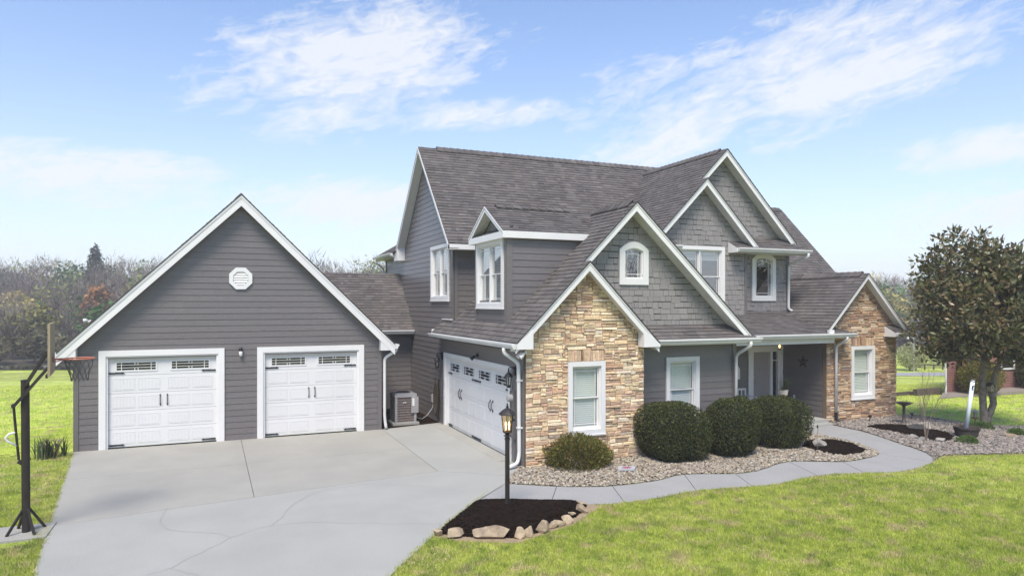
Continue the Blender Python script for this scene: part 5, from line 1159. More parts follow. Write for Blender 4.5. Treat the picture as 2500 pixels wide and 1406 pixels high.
mb.obox(bp(.05, -.07, 2.86), bp(.05, .07, 2.86), .02, .10); mb.tube([bp(.05, -.06, 2.86), rc - nb * .17 - wbv * .155], .012, 6); mb.tube([bp(.05, .06, 2.86), rc - nb * .17 + wbv * .155], .012, 6); mb.tube([bp(.05, 0, 2.81), rc - nb * .21 - ZV * .01], .010, 6); mb.obj('rim_bracket', 'orange', t)
mb = MB(); K = 12; lev = [(0, .225), (.10, .20), (.20, .165), (.30, .135), (.38, .125)]
for i in range(K):
    for s in (-1, 1):
        p = []
        for j, (dz, r) in enumerate(lev):
            a = 2 * math.pi * (i + s * .5 * j) / K; p.append(rc + nb * (r * math.cos(a) + .02 * dz) + wbv * r * math.sin(a) - ZV * dz)
        mb.tube(p, .006, 4)
mb.obj('net', 'net', rim)
# ---- rocks
def rock(name, c, sx, sy, sz, mt, label, cat='rock', group=None, seed=0, yaw=0., sharp=.22, sink=.25):
    rr = np.random.default_rng(seed); import bmesh
    bm = bmesh.new(); bmesh.ops.create_icosphere(bm, subdivisions=4, radius=1)
    pl = rr.normal(size=(9, 3)); pl /= np.linalg.norm(pl, axis=1)[:, None]; ds = rr.uniform(.42, .74, 9)
    for v in bm.verts:
        q = np.array(v.co)
        for n_, d_ in zip(pl, ds):
            k = q @ n_ - d_
            if k > 0: q = q - n_ * k * .99
        v.co = Vector(q * (1 + rr.normal(0, .012)))
    for v in bm.verts: v.co = Vector((v.co.x * sx, v.co.y * sy, v.co.z * sz))
    me = bpy.data.meshes.new(name); bm.to_mesh(me); bm.free()
    o = link(name, me, mt, label=label, cat=cat, group=group); o.location = (c[0], c[1], c[2] + sz * (1 - 2 * sink) * .9); o.rotation_euler = (rr.uniform(-.15, .15), rr.uniform(-.15, .15), yaw); return o
edge = [(1070, 1306, 29, 22), (1115, 1309, 52, 22), (1202, 1310, 95, 30), (1266, 1312, 29, 31), (1290, 1306, 36, 27), (1325, 1298, 36, 32), (1349, 1287, 29, 17), (1363, 1281, 32, 19), (1388, 1274, 37, 20), (1395, 1258, 34, 14), (1418, 1249, 35, 24), (1414, 1232, 38, 11)]
desc = ['small pale rock at the driveway end of the mulch bed border', 'long low tan rock second from the driveway in the mulch bed border', 'largest flat grey tan rock in the mulch bed border', 'pointed upright rock next to the largest rock of the mulch bed border', 'blocky tan rock right after the pointed one in the mulch bed border', 'tall dark faced rock in the curve of the mulch bed border', 'small wedge rock beside the tall dark faced border rock', 'slanted tan rock in the middle of the curved border end', 'rounded wide rock ahead of the thin slab in the curved border', 'thin flat slab rock in the curved border end', 'tan block with angled top near the walkway end of the border', 'flat slab rock touching the walkway at the border end']
for i, (a, b, w_, h_) in enumerate(edge):
    x, y = G(a, b); k = 12.0 / 1667; rock('border_rock', (x, y, 0), w_ * k * .56, w_ * k * .40 if w_ < 60 else .20, h_ * k * .60, 'rock', desc[i], group='rocks edging the mulch bed', seed=40 + i, yaw=-YAW + rnd.uniform(-.3, .3))
x, y = G(2248, 1050); rock('boulder', (x, y, 0), .42, .26, .20, 'rockgrey', 'wide pale grey boulder behind the mulch strip near the bird bath', 'boulder', seed=3, yaw=-YAW)
for i, (a, b, w_, l) in enumerate(((2229, 1068, 26, 'round tan cobble nearest the walkway at the mulch strip'), (2254, 1075, 26, 'flat oval cobble between two others at the mulch strip edge'), (2297, 1080, 28, 'grey cobble at the mulch strip end toward the barrel'), (2472, 1068, 34, 'brownish rock beside a lime green clump in the gravel'))):
    x, y = G(a, b); rock('cobble', (x, y, 0), w_ * .0118 * .5, .13, .10, 'rock' if i == 3 else 'rockgrey', l, group='loose cobbles in the gravel', seed=60 + i, yaw=-YAW)
x, y = G(2001, 1092); rock('boulder', (x, y, .03), .23, .16, .15, 'rockgrey', 'pale boulder in the oval mulch patch inside the walkway bend', 'boulder', seed=71, yaw=-YAW)
# ---- plants
quad_v = np.array([[-.5, 0, 0], [0, .42, .06], [.5, 0, 0], [0, -.42, .06]]); quad_f = np.array([[0, 1, 2, 3]])
def leafy(name, pos, size, mt, parent, asp=.55, spread=.3, rot=None):
    n = len(pos); s = size * rng.uniform(1 - spread, 1 + spread, n); return scatter(name, quad_v, quad_f, pos, np.stack([s, s * asp / .84 * 1.0, s], 1), mt, rot, parent=parent, kind='stuff')
def superell(n, rx, ry, rz, p=3.1, shell=(.86, 1.03), bump=.05, seed=0):
    d = rng.normal(size=(n, 3)); d /= np.linalg.norm(d, axis=1)[:, None]; r = 1 / (np.abs(d) ** p).sum(1) ** (1 / p); k = np.random.default_rng(seed); a = k.normal(size=(6, 3)) * 3.2; ph = k.uniform(0, 6.28, 6)
    b = 1 + bump * np.sin(d @ a.T + ph).mean(1) * 2; return d * (r * b * rng.uniform(*shell, n) ** .6)[:, None] * np.array([rx, ry, rz])
def clipped_shrub(c, rx, rz, label, seed):
    t = thing('clipped_shrub', (c[0], c[1], 0), label, 'shrub', 'clipped round shrubs by the walkway'); ctr = np.array([c[0], c[1], rz * .97])
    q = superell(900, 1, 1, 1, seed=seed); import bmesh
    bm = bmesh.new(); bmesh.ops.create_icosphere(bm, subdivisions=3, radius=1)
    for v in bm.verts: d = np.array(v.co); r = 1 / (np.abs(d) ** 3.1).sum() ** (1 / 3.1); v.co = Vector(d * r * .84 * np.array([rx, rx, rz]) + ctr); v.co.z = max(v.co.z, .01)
    me = bpy.data.meshes.new('inner_branches'); bm.to_mesh(me); bm.free(); link('inner_branches', me, 'core', t)  # solid near-black core: the shrub's inner shade is put into its colour
    MB().tube([(c[0], c[1], -.02), (c[0], c[1], .4)], .06, 8).obj('stem', 'bark', t)
    p = superell(26000, rx, rx, rz, shell=(.80, 1.10), bump=.10, seed=seed) + ctr; p = p[p[:, 2] > .04]; leafy('foliage', p, .043, 'boxleaf', t)
for (a, b, rx, rz, l, s) in ((1637, 1120, .735, .69, 'big clipped round shrub in front of the siding window beside the stone corner', 1), (1782, 1108, .655, .68, 'clipped round shrub standing between the other two clipped shrubs', 2), (1895, 1088, .69, .64, 'clipped round shrub beside the porch entrance and oval mulch patch', 3)):
    clipped_shrub(G(a, b), rx, rz, l, s)
def mound(name, c, rx, rz, n, size, mt, label, cat, asp=.25, p=2.0, up=.5, group=None, bump=.10, zc=.35):
    t = thing(name, (c[0], c[1], 0), label, cat, group); q = superell(n, rx, rx, rz, p=p, shell=(.35, 1.05), bump=bump, seed=int(c[0] * 10)) + np.array([c[0], c[1], rz * zc]); q = q[q[:, 2] > .0]
    ctr = np.array([c[0], c[1], -.1]); d = q - ctr; d /= np.linalg.norm(d, axis=1)[:, None]; d = d + rng.normal(0, .35, d.shape); d[:, 2] += up * .3; d /= np.linalg.norm(d, axis=1)[:, None]
    s2 = np.cross(d, rng.normal(size=d.shape)); s2 /= np.linalg.norm(s2, axis=1)[:, None]; n3 = np.cross(d, s2); rot = np.stack([d, s2, n3], 2)
    leafy('foliage', q, size, mt, t, asp=asp, rot=rot)
    mb = MB()
    for i in range(7): a = rnd.uniform(0, 6.28); mb.tube([(c[0], c[1], -.01), (c[0] + .4 * rx * math.cos(a), c[1] + .4 * rx * math.sin(a), rz * .6)], .008, 4)
    mb.obj('stem', 'twig', t); return t
c = G(1405, 1135); mound('spreading_shrub', c, .80, .50, 13000, .075, 'juniper', 'loose low olive brown shrub under the stone gable window', 'shrub', zc=.45, asp=.4)
def blade_clump(name, c, n, h, mt, label, cat, wd=.022, r=.06, lean=.7, group=None):
    t = thing(name, (c[0], c[1], 0), label, cat, group); mb = MB()
    for i in range(n):
        a = rnd.uniform(0, 6.283); hh = h * rnd.uniform(.6, 1.05); l = lean * hh * rnd.uniform(.2, 1); b = Vector((c[0] + rnd.gauss(0, r), c[1] + rnd.gauss(0, r), -.01)); d = Vector((math.cos(a), math.sin(a), 0)); s_ = Vector((-d.y, d.x, 0)) * wd / 2
        p1 = b + d * l * .35 + ZV * hh * .6; p2 = b + d * l + ZV * hh; mb.add([b - s_, b + s_, p1 + s_, p1 - s_, p2], [(0, 1, 2, 3), (3, 2, 4)])
    mb.obj('leaves', mt, t, kind='stuff'); return t
blade_clump('ornamental_grass', (-3.85, 20.05), 110, .55, 'yucca', 'spiky green grass clump at the left corner of the detached garage', 'ornamental grass', wd=.03, r=.16)
for (a, b, rx, h_, l) in ((2362, 1082, .27, .16, 'lime green clump in front of the wooden half barrel'), (2395, 1046, .33, .16, 'lime green clump at the foot of the magnolia trunk'), (2482, 1062, .22, .16, 'lime green clump beside the brownish rock')):
    mound('green_clump', G(a, b), rx, h_, 1500, .06, 'lime', l, 'plant', asp=.3, group='lime green clumps in the gravel')
# bare branching
def branch(mb, p, d, ln, r, lev, spread=.5, tips=None, kids=(2, 3), seg=3):
    pts, rr = [p], [r]; q = p.copy(); dd = d.copy()
    for i in range(seg):
        dd = (dd + Vector((rnd.gauss(0, .10), rnd.gauss(0, .10), rnd.gauss(.03, .06)))).normalized(); q = q + dd * ln / seg; pts.append(q.copy()); rr.append(r * (1 - .45 * (i + 1) / seg))
    mb.tube(pts, rr, 6 if r > .03 else 4 if r > .008 else 3, cap=False)
    if lev == 0:
        if tips is not None: tips.append((q, dd))
        return
    for k in range(rnd.randint(*kids)):
        i = rnd.randint(1, seg); a = rnd.uniform(0, 6.283); ax = dd.cross(Vector((math.cos(a), math.sin(a), .3))).normalized(); nd = (dd + ax * rnd.uniform(spread * .5, spread * 1.2)).normalized()
        branch(mb, pts[i], nd, ln * rnd.uniform(.55, .8), rr[i] * .6, lev - 1, spread, tips, kids, seg)
    if lev > 0: branch(mb, pts[-1], dd, ln * .7, rr[-1], lev - 1, spread, tips, kids, seg)
x, y = G(2259, 1078); t = thing('bare_sapling', (x, y, 0), 'young bare multi stem sapling rising from the mulch strip', 'sapling'); mb = MB()
for i in range(3): branch(mb, Vector((x + rnd.gauss(0, .025), y + rnd.gauss(0, .02), -.02)), Vector((rnd.uniform(-.28, .2), rnd.uniform(-.1, .1), 1)).normalized(), .85, .018, 3, .45)
mb.obj('branches', 'twig', t)
# magnolia
x, y = G(2402, 1040); t = thing('magnolia_tree', (x, y, 0), 'large evergreen magnolia with glossy green and bronze leaves in the gravel bed', 'tree')
mb = MB(); rt = Vector((_c, -_s, 0)); base = Vector((x, y, -.05))
mb.tube([base, base + ZV * .25 + rt * .02, base + ZV * .7 - rt * .02, base + ZV * 1.3 - rt * .05, base + ZV * 1.9 - rt * .02, base + ZV * 2.6 + rt * .1, base + ZV * 4.4 + rt * .1], [.17, .12, .10, .095, .09, .07, .03], 10)
mb.tube([base + rt * .05, base + ZV * .35 + rt * .16, base + ZV * .75 + rt * .30, base + ZV * 1.05 + rt * .27, base + ZV * 1.6 + rt * .33, base + ZV * 2.2 + rt * .55, base + ZV * 3.6 + rt * .9], [.11, .09, .095, .10, .07, .06, .03], 10); mb.obj('trunk', 'bark', t, smooth=True)
ctr = np.array([x, y, 0]) + np.array(rt) * .0 + np.array([0, 0, 3.75]); mb = MB(); tips = []
for i in range(16):
    a = rnd.uniform(0, 6.283); e = rnd.uniform(-.15, .9); z0 = rnd.uniform(1.7, 3.8); branch(mb, base + ZV * z0 + rt * rnd.uniform(-.02, .3), Vector((math.cos(a), math.sin(a), e)).normalized(), rnd.uniform(.7, 1.1), .035, 2, .5, tips)
mb.obj('branches', 'bark', t)
n = 960; d = rng.normal(size=(n, 3)); d /= np.linalg.norm(d, axis=1)[:, None]; k = np.random.default_rng(5); av = k.normal(size=(7, 3)) * 2.6; ph = k.uniform(0, 6.28, 7)
r = rng.uniform(.25, 1.0, n) ** .45 * (1 + .24 * np.sin(d @ av.T + ph).sum(1) / 2.2); cl = d * r[:, None] * np.array([1.95, 1.9, 2.12]) + ctr
cl[:, 2] += .0; cl[:, :2] -= np.array([rt.x, rt.y]) * (.10 * np.clip(3.6 - cl[:, 2], 0, 2))[:, None]
cl = np.concatenate([cl, np.array([[p.x, p.y, p.z] for p, _ in tips])]); keep = cl[:, 2] > 2.1; cl = cl[keep]
per = 20; q = np.repeat(cl, per, 0) + rng.normal(0, .12, (len(cl) * per, 3)); dd = q - np.repeat(cl, per, 0) + rng.normal(0, .05, q.shape); dd[:, 2] += .05; dd /= np.linalg.norm(dd, axis=1)[:, None]
s2 = np.cross(dd, rng.normal(size=dd.shape)); s2 /= np.linalg.norm(s2, axis=1)[:, None]; rot = np.stack([dd, s2, np.cross(dd, s2)], 2); leafy('crown', q, .175, 'magnolia', t, asp=.42, rot=rot)
# things hung in and near the tree
hx = base + rt * .10 + ZV * 1.24 - Vector((0, .16, 0)); t = thing('birdhouse', hx, 'small weathered birdhouse hung between the magnolia trunks', 'birdhouse')
MB().prism([hx + Vector((-.07, 0, -.10)), hx + Vector((.07, 0, -.10)), hx + Vector((.07, 0, .08)), hx + Vector((0, 0, .15)), hx + Vector((-.07, 0, .08))], (0, .12, 0)).obj('box', 'wood', t); MB().obox(hx + Vector((-.10, .06, .07)), hx + Vector((.0, .06, .17)), .16, .015, Vector((0, 0, 1))).obox(hx + Vector((.10, .06, .07)), hx + Vector((.0, .06, .17)), .16, .015).obj('roof', 'barrel', t); MB().tube([hx + Vector((0, -.004, .02)), hx + Vector((0, .0, .02))], .02, 12).obj('entrance_hole', 'black', t)
hx = Vector((*G(2381, 1032), .0)); t = thing('garden_lantern', hx, 'small wooden lantern feeder standing beside the magnolia trunk', 'lantern'); mb = MB(); mb.box(hx.x - .08, hx.x + .08, hx.y - .08, hx.y + .08, .14, .17); mb.box(hx.x - .012, hx.x + .012, hx.y - .012, hx.y + .012, -.05, .14)
for dx in (-.06, .06): mb.box(hx.x + dx - .01, hx.x + dx + .01, hx.y - .01, hx.y + .01, .17, .36)
mb.obj('frame', 'terracotta', t); MB().lathe([(.13, .36), (.12, .375), (.02, .42), (.015, .45)], hx, 10).obj('roof', 'cream', t); MB().lathe([(.035, .17), (.035, .35)], hx, 10).obj('seed_tube', 'cream', t)
# barrel with post
c = Vector((*G(2360, 1067), 0)); t = thing('half_barrel', c, 'weathered wooden half barrel planter in the gravel', 'barrel')
for i in range(18):
    a0, a1 = 2 * math.pi * i / 18 + .006, 2 * math.pi * (i + 1) / 18 - .006; mb = MB(); P4 = lambda r, a, z: c + Vector((r * math.cos(a), r * math.sin(a), z))
    mb.add([P4(.25, a0, -.02), P4(.25, a1, -.02), P4(.335, a1, .30), P4(.335, a0, .30), P4(.22, a0, -.02), P4(.22, a1, -.02), P4(.305, a1, .30), P4(.305, a0, .30)], [(0, 1, 2, 3), (5, 4, 7, 6), (3, 2, 6, 7), (0, 3, 7, 4), (1, 5, 6, 2)]); mb.obj('stave', 'barrel', t)
for z, r in ((.07, .275), (.22, .316)): MB().lathe([(r, z), (r + .008, z), (r + .014, z + .03), (r, z + .03)], c, 24).obj('hoop', 'darkmetal', t)
MB().lathe([(.01, .22), (.29, .22)], c, 20).obj('soil', 'mulch', t)
b0, b1 = Vector((c.x - .02, c.y, .23)), Vector((*G(2360, 1067), 0)) + rt * .18 + ZV * 1.62; t = thing('marker_post', b0, 'leaning white plastic post with a navy emblem and black band', 'post'); MB().tube([b0, b1], .055, 16).obj('tube', 'pvc', t, smooth=True); ax = (b1 - b0).normalized(); MB().tube([b1 - ax * .05, b1 - ax * .025], .0565, 16).obj('band', 'black', t); MB().tube([b1, b1 + ax * .05], .06, 16).obj('cap', 'barrel', t)
fw = Vector((-_s, -_c, 0)); mb = MB()
for (u_, v_, a_, h2) in ((0, .0, .030, .020), (0, -.05, .016, .075), (0, -.11, .028, .018), (-.025, -.05, .008, .03), (.022, .0, .012, .03)):
    o = b1 - ax * .16 + ax * v_ + fw * .056 + rt * u_ - rt * .012; mb.prism([o - rt * a_ - ax * h2 * .5, o + rt * a_ - ax * h2 * .5, o + rt * a_ + ax * h2 * .5, o - rt * a_ + ax * h2 * .5], fw * .004)
mb.obj('emblem', 'blue', t)
# bird bath
c = Vector((*G(2207, 1036), 0)); t = thing('bird_bath', c, 'dark pedestal bird bath with a wide shallow bowl', 'bird bath'); MB().lathe([(.13, -.02), (.12, .03), (.055, .06), (.045, .3), (.04, .55), (.06, .6)], c, 16).obj('pedestal', 'ceramic', t, smooth=True); MB().lathe([(.06, .60), (.17, .64), (.25, .69), (.262, .695), (.25, .70), (.17, .66), (.02, .645)], c, 24).obj('bowl', 'ceramic', t, smooth=True); MB().lathe([(.01, .668), (.19, .668)], c, 20).obj('water', 'water', t)
for (a, b, l) in ((2124, 1030, 'small dark garden path light at the base of the right stone gable'), (2226, 1024, 'small garden path light behind the bird bath')):
    c = Vector((*G(a, b), 0)); t = thing('garden_light', c, l, 'garden light'); MB().tube([c - ZV * .02, c + ZV * .16], .012, 8).obj('stake', 'black', t); MB().lathe([(.02, .14), (.05, .18), (.075, .20), (.02, .235)], c, 12).obj('lamp_head', 'black', t)
c = Vector((*G(1996, 1098), 0)); t = thing('garden_stake', c, 'thin twisted metal stake standing in the oval mulch patch', 'garden stake'); MB().tube([c + Vector((.012 * math.sin(i * .9), .012 * math.cos(i * .9), i * .055)) for i in range(12)], .007, 5).obj('rod', 'twig', t); MB().lathe([(.005, .56), (.028, .60), (.005, .66)], c, 8).obj('finial', 'rust', t)
# printed paver
c = Vector((*G(1530, 1150), .05)); t = thing('paver', c, 'flat white paver with a dusty red star print lying on the gravel', 'paver'); a0 = R(-38); ex, ey = Vector((math.cos(a0), math.sin(a0), .05)), Vector((-math.sin(a0), math.cos(a0), .02))
MB().prism([c - ex * .19 - ey * .15, c + ex * .19 - ey * .15, c + ex * .19 + ey * .15, c - ex * .19 + ey * .15], ZV * .035).obj('slab', 'paver', t); mb = MB()
for a in range(0, 180, 36): d = ex * math.cos(R(a)) + ey * math.sin(R(a)); mb.obox(c + ZV * .038 - d * .11, c + ZV * .038 + d * .11, .018, .004)
mb.obj('print', 'redmark', t)
# ---- porch things
c = Vector((16.5, 16.45, 0)); t = thing('hanging_fern', (16.5, 16.45, 1.0), 'green fern in a cream and terracotta pot hanging in the porch', 'potted plant')
MB().lathe([(.09, .78), (.11, .80), (.125, .90)], c, 16).obj('saucer', 'terracotta', t); MB().lathe([(.115, .90), (.145, 1.04), (.15, 1.07)], c, 16).obj('pot', 'cream', t)
for a in (0, 120, 240): MB().tube([c + Vector((.145 * math.cos(R(a)), .145 * math.sin(R(a)), 1.06)), c + ZV * 1.75, c + ZV * 2.62], .004, 4).obj('chain', 'black', t)
mb = MB()
for i in range(46):
    a = rnd.uniform(0, 6.283); h = rnd.uniform(.08, .36); r_ = rnd.uniform(.15, .36); d = Vector((math.cos(a), math.sin(a), 0)); s_ = Vector((-d.y, d.x, 0)); prev = None
    for k in range(8):
        q = k / 7; p = c + ZV * 1.06 + d * (r_ * q) + ZV * (h * math.sin(q * 2.3) * 1.1); w_ = .075 * (1 - q * .75)
        for sg in (-1, 1): mb.add([p, p + s_ * sg * w_ + d * .02, p + s_ * sg * w_ * .9 + d * .045, p + d * .025], [(0, 1, 2, 3)])
mb.obj('fronds', 'fern', t, kind='stuff')
c = Vector((16.78, 16.9, 2.62)); t = thing('porch_lantern', c, 'lit amber lantern hanging from the porch ceiling', 'lantern'); MB().tube([c, c - ZV * .05], .05, 12).tube([c - ZV * .05, c - ZV * .08], .012, 6).lathe([(.10, -.09), (.10, -.08), (.04, -.05)], c, 8).obj('canopy', 'darkmetal', t)
MB().lathe([(.06, -.30), (.095, -.095)], c, 6).obj('lantern_glass', 'lampglass', t); MB().lathe([(.065, -.32), (.065, -.302)], c, 6).obj('base', 'darkmetal', t); MB().lathe([(.015, -.25), (.022, -.19), (.006, -.15)], c, 8).obj('bulb', 'flame', t)
f = left(17.9); mb = MB(); sp = []
for i in range(10): a = R(90 + 36 * i); r_ = .24 if i % 2 == 0 else .10; sp.append((16.97 + r_ * math.cos(a), 1.87 + r_ * math.sin(a)))
cen = f(16.97, 1.87, .07); ring_ = [f(u, v, .03) for u, v in sp]; mb.add(ring_ + [cen], [(i, (i + 1) % 10, 10) for i in range(10)]); mb.obj('barn_star', 'rust', label='rusty dark metal star on the porch side wall', cat='star')
frect(MB(), f, 17.30, 17.38, .60, .73, .029, .04).obj('wall_outlet', 'white', label='white outlet cover low on the porch side wall', cat='outlet')
f = front(17.9); t = thing('wall_plaque', f(15.72, 1.5, .03), 'white arched plaque with a grey ring motif on the porch wall', 'plaque'); fprism(MB(), f, arch(15.44, 16.0, 1.28, 1.62, 1.84), .03, .05).obj('panel', 'white', t); mb = MB(); oc = lambda r: [(15.72 + r * math.cos(2 * math.pi * i / 24), 1.52 + r * math.sin(2 * math.pi * i / 24)) for i in range(24)]; ring(mb, f, oc(.15), oc(.165), .0505, .053); ring(mb, f, oc(.06), oc(.085), .0505, .053); mb.obj('motif', 'conduit', t)
t = thing('porch_bench', (15.5, 17.45, .12), 'white porch bench with a patterned cushion', 'bench'); x0, x1, y0, y1 = 14.6, 16.12, 17.2, 17.75
for x in (x0, x1 - .05):
    for y in (y0, y1 - .05): MB().box(x, x + .05, y, y + .05, .12, .74 if y == y0 else 1.0).obj('leg', 'white', t)
for x in (x0 - .01, x1 - .06): MB().box(x, x + .07, y0 - .02, y1, .74, .77).obj('armrest', 'white', t)
for i in range(5): MB().box(x0 + .05, x1 - .05, y0 + .03 + i * .1, y0 + .11 + i * .1, .50, .53).obj('seat_slat', 'white', t)
MB().box(x0 + .05, x1 - .05, y1 - .04, y1 - .015, .94, 1.0).obj('back_rail', 'white', t)
for i in range(9): MB().box(x0 + .12 + i * .15, x0 + .17 + i * .15, y1 - .036, y1 - .02, .53, .94).obj('back_slat', 'white', t)
MB().prism([(x1 - .55, y0 + .05, .535), (x1 - .12, y0 + .05, .535), (x1 - .12, y0 + .45, .56), (x1 - .55, y0 + .45, .56)], (0, 0, .11)).obj('cushion', 'cushion', t)

# ================================================================== beyond the house
by0 = 19.55; nbh = thing('brick_house', (31, by0, -.2), 'red brick neighbouring house behind the magnolia', 'house'); MB().prism([(28.75, by0, -.6), (41, by0, -.6), (53, by0 + 7, -.6), (40.75, by0 + 7, -.6)], (0, 0, 3.95)).obj('wall', 'brick', nbh)
roof_n = MB().add([(28.5, by0 - .4, 3.35), (41.4, by0 - .4, 3.35), (53.6, by0 + 7.4, 3.35), (40.6, by0 + 7.4, 3.35), (37, by0 + 3.5, 4.9), (44, by0 + 3.5, 4.9)], [(0, 1, 5, 4), (1, 2, 5), (2, 3, 4, 5), (3, 0, 4)]).obj('roof', 'roof2', nbh)
MB().prism([(28.48, by0 - .42, 3.20), (41.42, by0 - .42, 3.20), (53.6, by0 + 7.42, 3.20), (40.6, by0 + 7.42, 3.20)], (0, 0, .145)).obj('fascia', 'white', nbh); MB().tube([(28.72, by0 - .06, 3.2), (28.72, by0 - .06, .0), (28.6, by0 - .15, -.12)], .04, 8).obj('downspout', 'gutter', nbh)
for x in (32.5, 36.5):
    fr_ = front(by0); mb = MB(); ring(mb, fr_, rect(x + .08, x + .92, .88, 2.02), rect(x, x + 1, .8, 2.1), .002, .04); wn = mb.obj('window', 'white', nbh); frect(MB(), fr_, x + .08, x + .92, .88, 2.02, .003, .012).obj('pane', 'darkglass', wn); frect(MB(), fr_, x + .08, x + .92, 1.43, 1.47, .013, .03).obj('meeting_rail', 'white', wn)
slab('gravel_strip', [(27.0, by0 - 1.0), (41, by0 - 1.0), (41, by0 - .02), (28.6, by0 - .02)], 'pebblegrey', None, -.02, .2, kind='structure')
for (a, b, rx, rz, l) in ((2338, 958, .85, .75, 'rounded olive shrub against the left end of the red brick house'), (2492, 948, .8, .8, 'rounded dark shrub against the red brick house beyond the magnolia trunk')):
    c = G(a, b, -.1); c = (c[0], min(c[1], by0 - .75)); mound('foundation_shrub', c, rx, rz, 5000, .10, 'juniper' if a < 2400 else 'boxleaf', l, 'shrub', asp=.5, zc=.9, p=2.3)
t = thing('timber_edging', (26.3, 19.6, -.3), 'low stepped timber edging at the corner of the brick house', 'retaining edge')
for i, (xa, ya, z, h) in enumerate(((24.2, 20.6, -.22, .12), (25.9, 20.1, -.18, .2), (27.3, 19.8, -.15, .3))): MB().box(xa, xa + 1.6, ya, ya + .16, z - .2, z + h).obj('timber', 'barrel', t)
def small_tree(c, h, rx, n, mt, label, group, size=.16):
    z = float(gz(c[0], c[1])); t = thing('blossom_tree', (c[0], c[1], z), label, 'tree', group); mb = MB(); 
    for i in range(5): branch(mb, Vector((c[0], c[1], z - .05)), Vector((rnd.uniform(-.3, .3), rnd.uniform(-.3, .3), 1)).normalized(), h * .42, .035, 2, .35)
    mb.obj('trunk', 'twig', t); p = superell(n, rx, rx, h * .47, p=2.1, shell=(.25, 1.05), bump=.14, seed=int(h * 10)) + np.array([c[0], c[1], z + h * .54]); leafy('crown', p, size, mt, t, asp=.5)
def at(px, d, z=None): lat = (px - 1250) / 1667 * d; return pol(d, lat)
small_tree(at(2221, 61), 2.45, 1.15, 2600, 'palegreen', 'pale yellow green budding tree beside the light pole across the road', 'budding trees across the road'); small_tree(at(2290, 66), 2.7, 1.25, 2200, 'palegreen', 'pale budding tree behind the rail fence across the road', 'budding trees across the road')
small_tree(at(2246, 64), 2.0, .7, 900, 'palegreen', 'small pale budding tree just right of the light pole', 'budding trees across the road')
c = at(2231, 60.3); z = float(gz(*c)); t = thing('light_pole', (*c, z), 'tall grey yard light pole across the road', 'light pole'); MB().tube([(*c, z), (*c, z + 3.0)], .05, 8).obj('pole', 'conduit', t); a = Vector((*c, z + 2.95)); MB().tube([a, a + Vector((-.3, .1, .12)), a + Vector((-.42, .14, .05))], .03, 6).tube([a + Vector((-.36, .12, .09)), a + Vector((-.55, .2, .0))], [.06, .11], 8).obj('lamp_head', 'white', t)
t = thing('rail_fence', (*at(2240, 62), -2.2), 'low dark rail fence across the road', 'fence'); prev = None
for i, pxx in enumerate((2236, 2258, 2280, 2302, 2324)):
    c = at(pxx, 62); z = float(gz(*c)); MB().box(c[0] - .05, c[0] + .05, c[1] - .05, c[1] + .05, z - .1, z + .5).obj('post', 'barrel', t)
    if prev:
        for hz_ in (.2, .42): MB().obox((prev[0], prev[1], prev[2] + hz_), (c[0], c[1], z + hz_), .04, .07).obj('rail', 'barrel', t)
    prev = (*c, z)
c = at(2257, 84); z = float(gz(*c)); t = thing('parked_vehicle', (*c, z), 'dark vehicle parked on the grass far across the road', 'vehicle'); rt3 = rt; up = ZV; fw3 = Vector((_s, _c, 0)); o = Vector((*c, z))
sh_ = lambda u_, v_: o + rt3 * u_ + ZV * v_
MB().prism([sh_(-1.0, .18), sh_(1.0, .18), sh_(1.0, .62), sh_(.72, .70), sh_(.45, 1.02), sh_(-.45, 1.02), sh_(-.7, .68), sh_(-1.0, .58)], fw3 * 1.1).obj('body', 'carblack', t); MB().prism([sh_(-.62, .70), sh_(.6, .72), sh_(.42, .97), sh_(-.42, .97)], -fw3 * .01).obj('side_window', 'darkglass', t)
for u_ in (-.62, .62): MB().tube([sh_(u_, .17) - fw3 * .02, sh_(u_, .17) + fw3 * .2], .17, 16).obj('wheel', 'rubber', t)

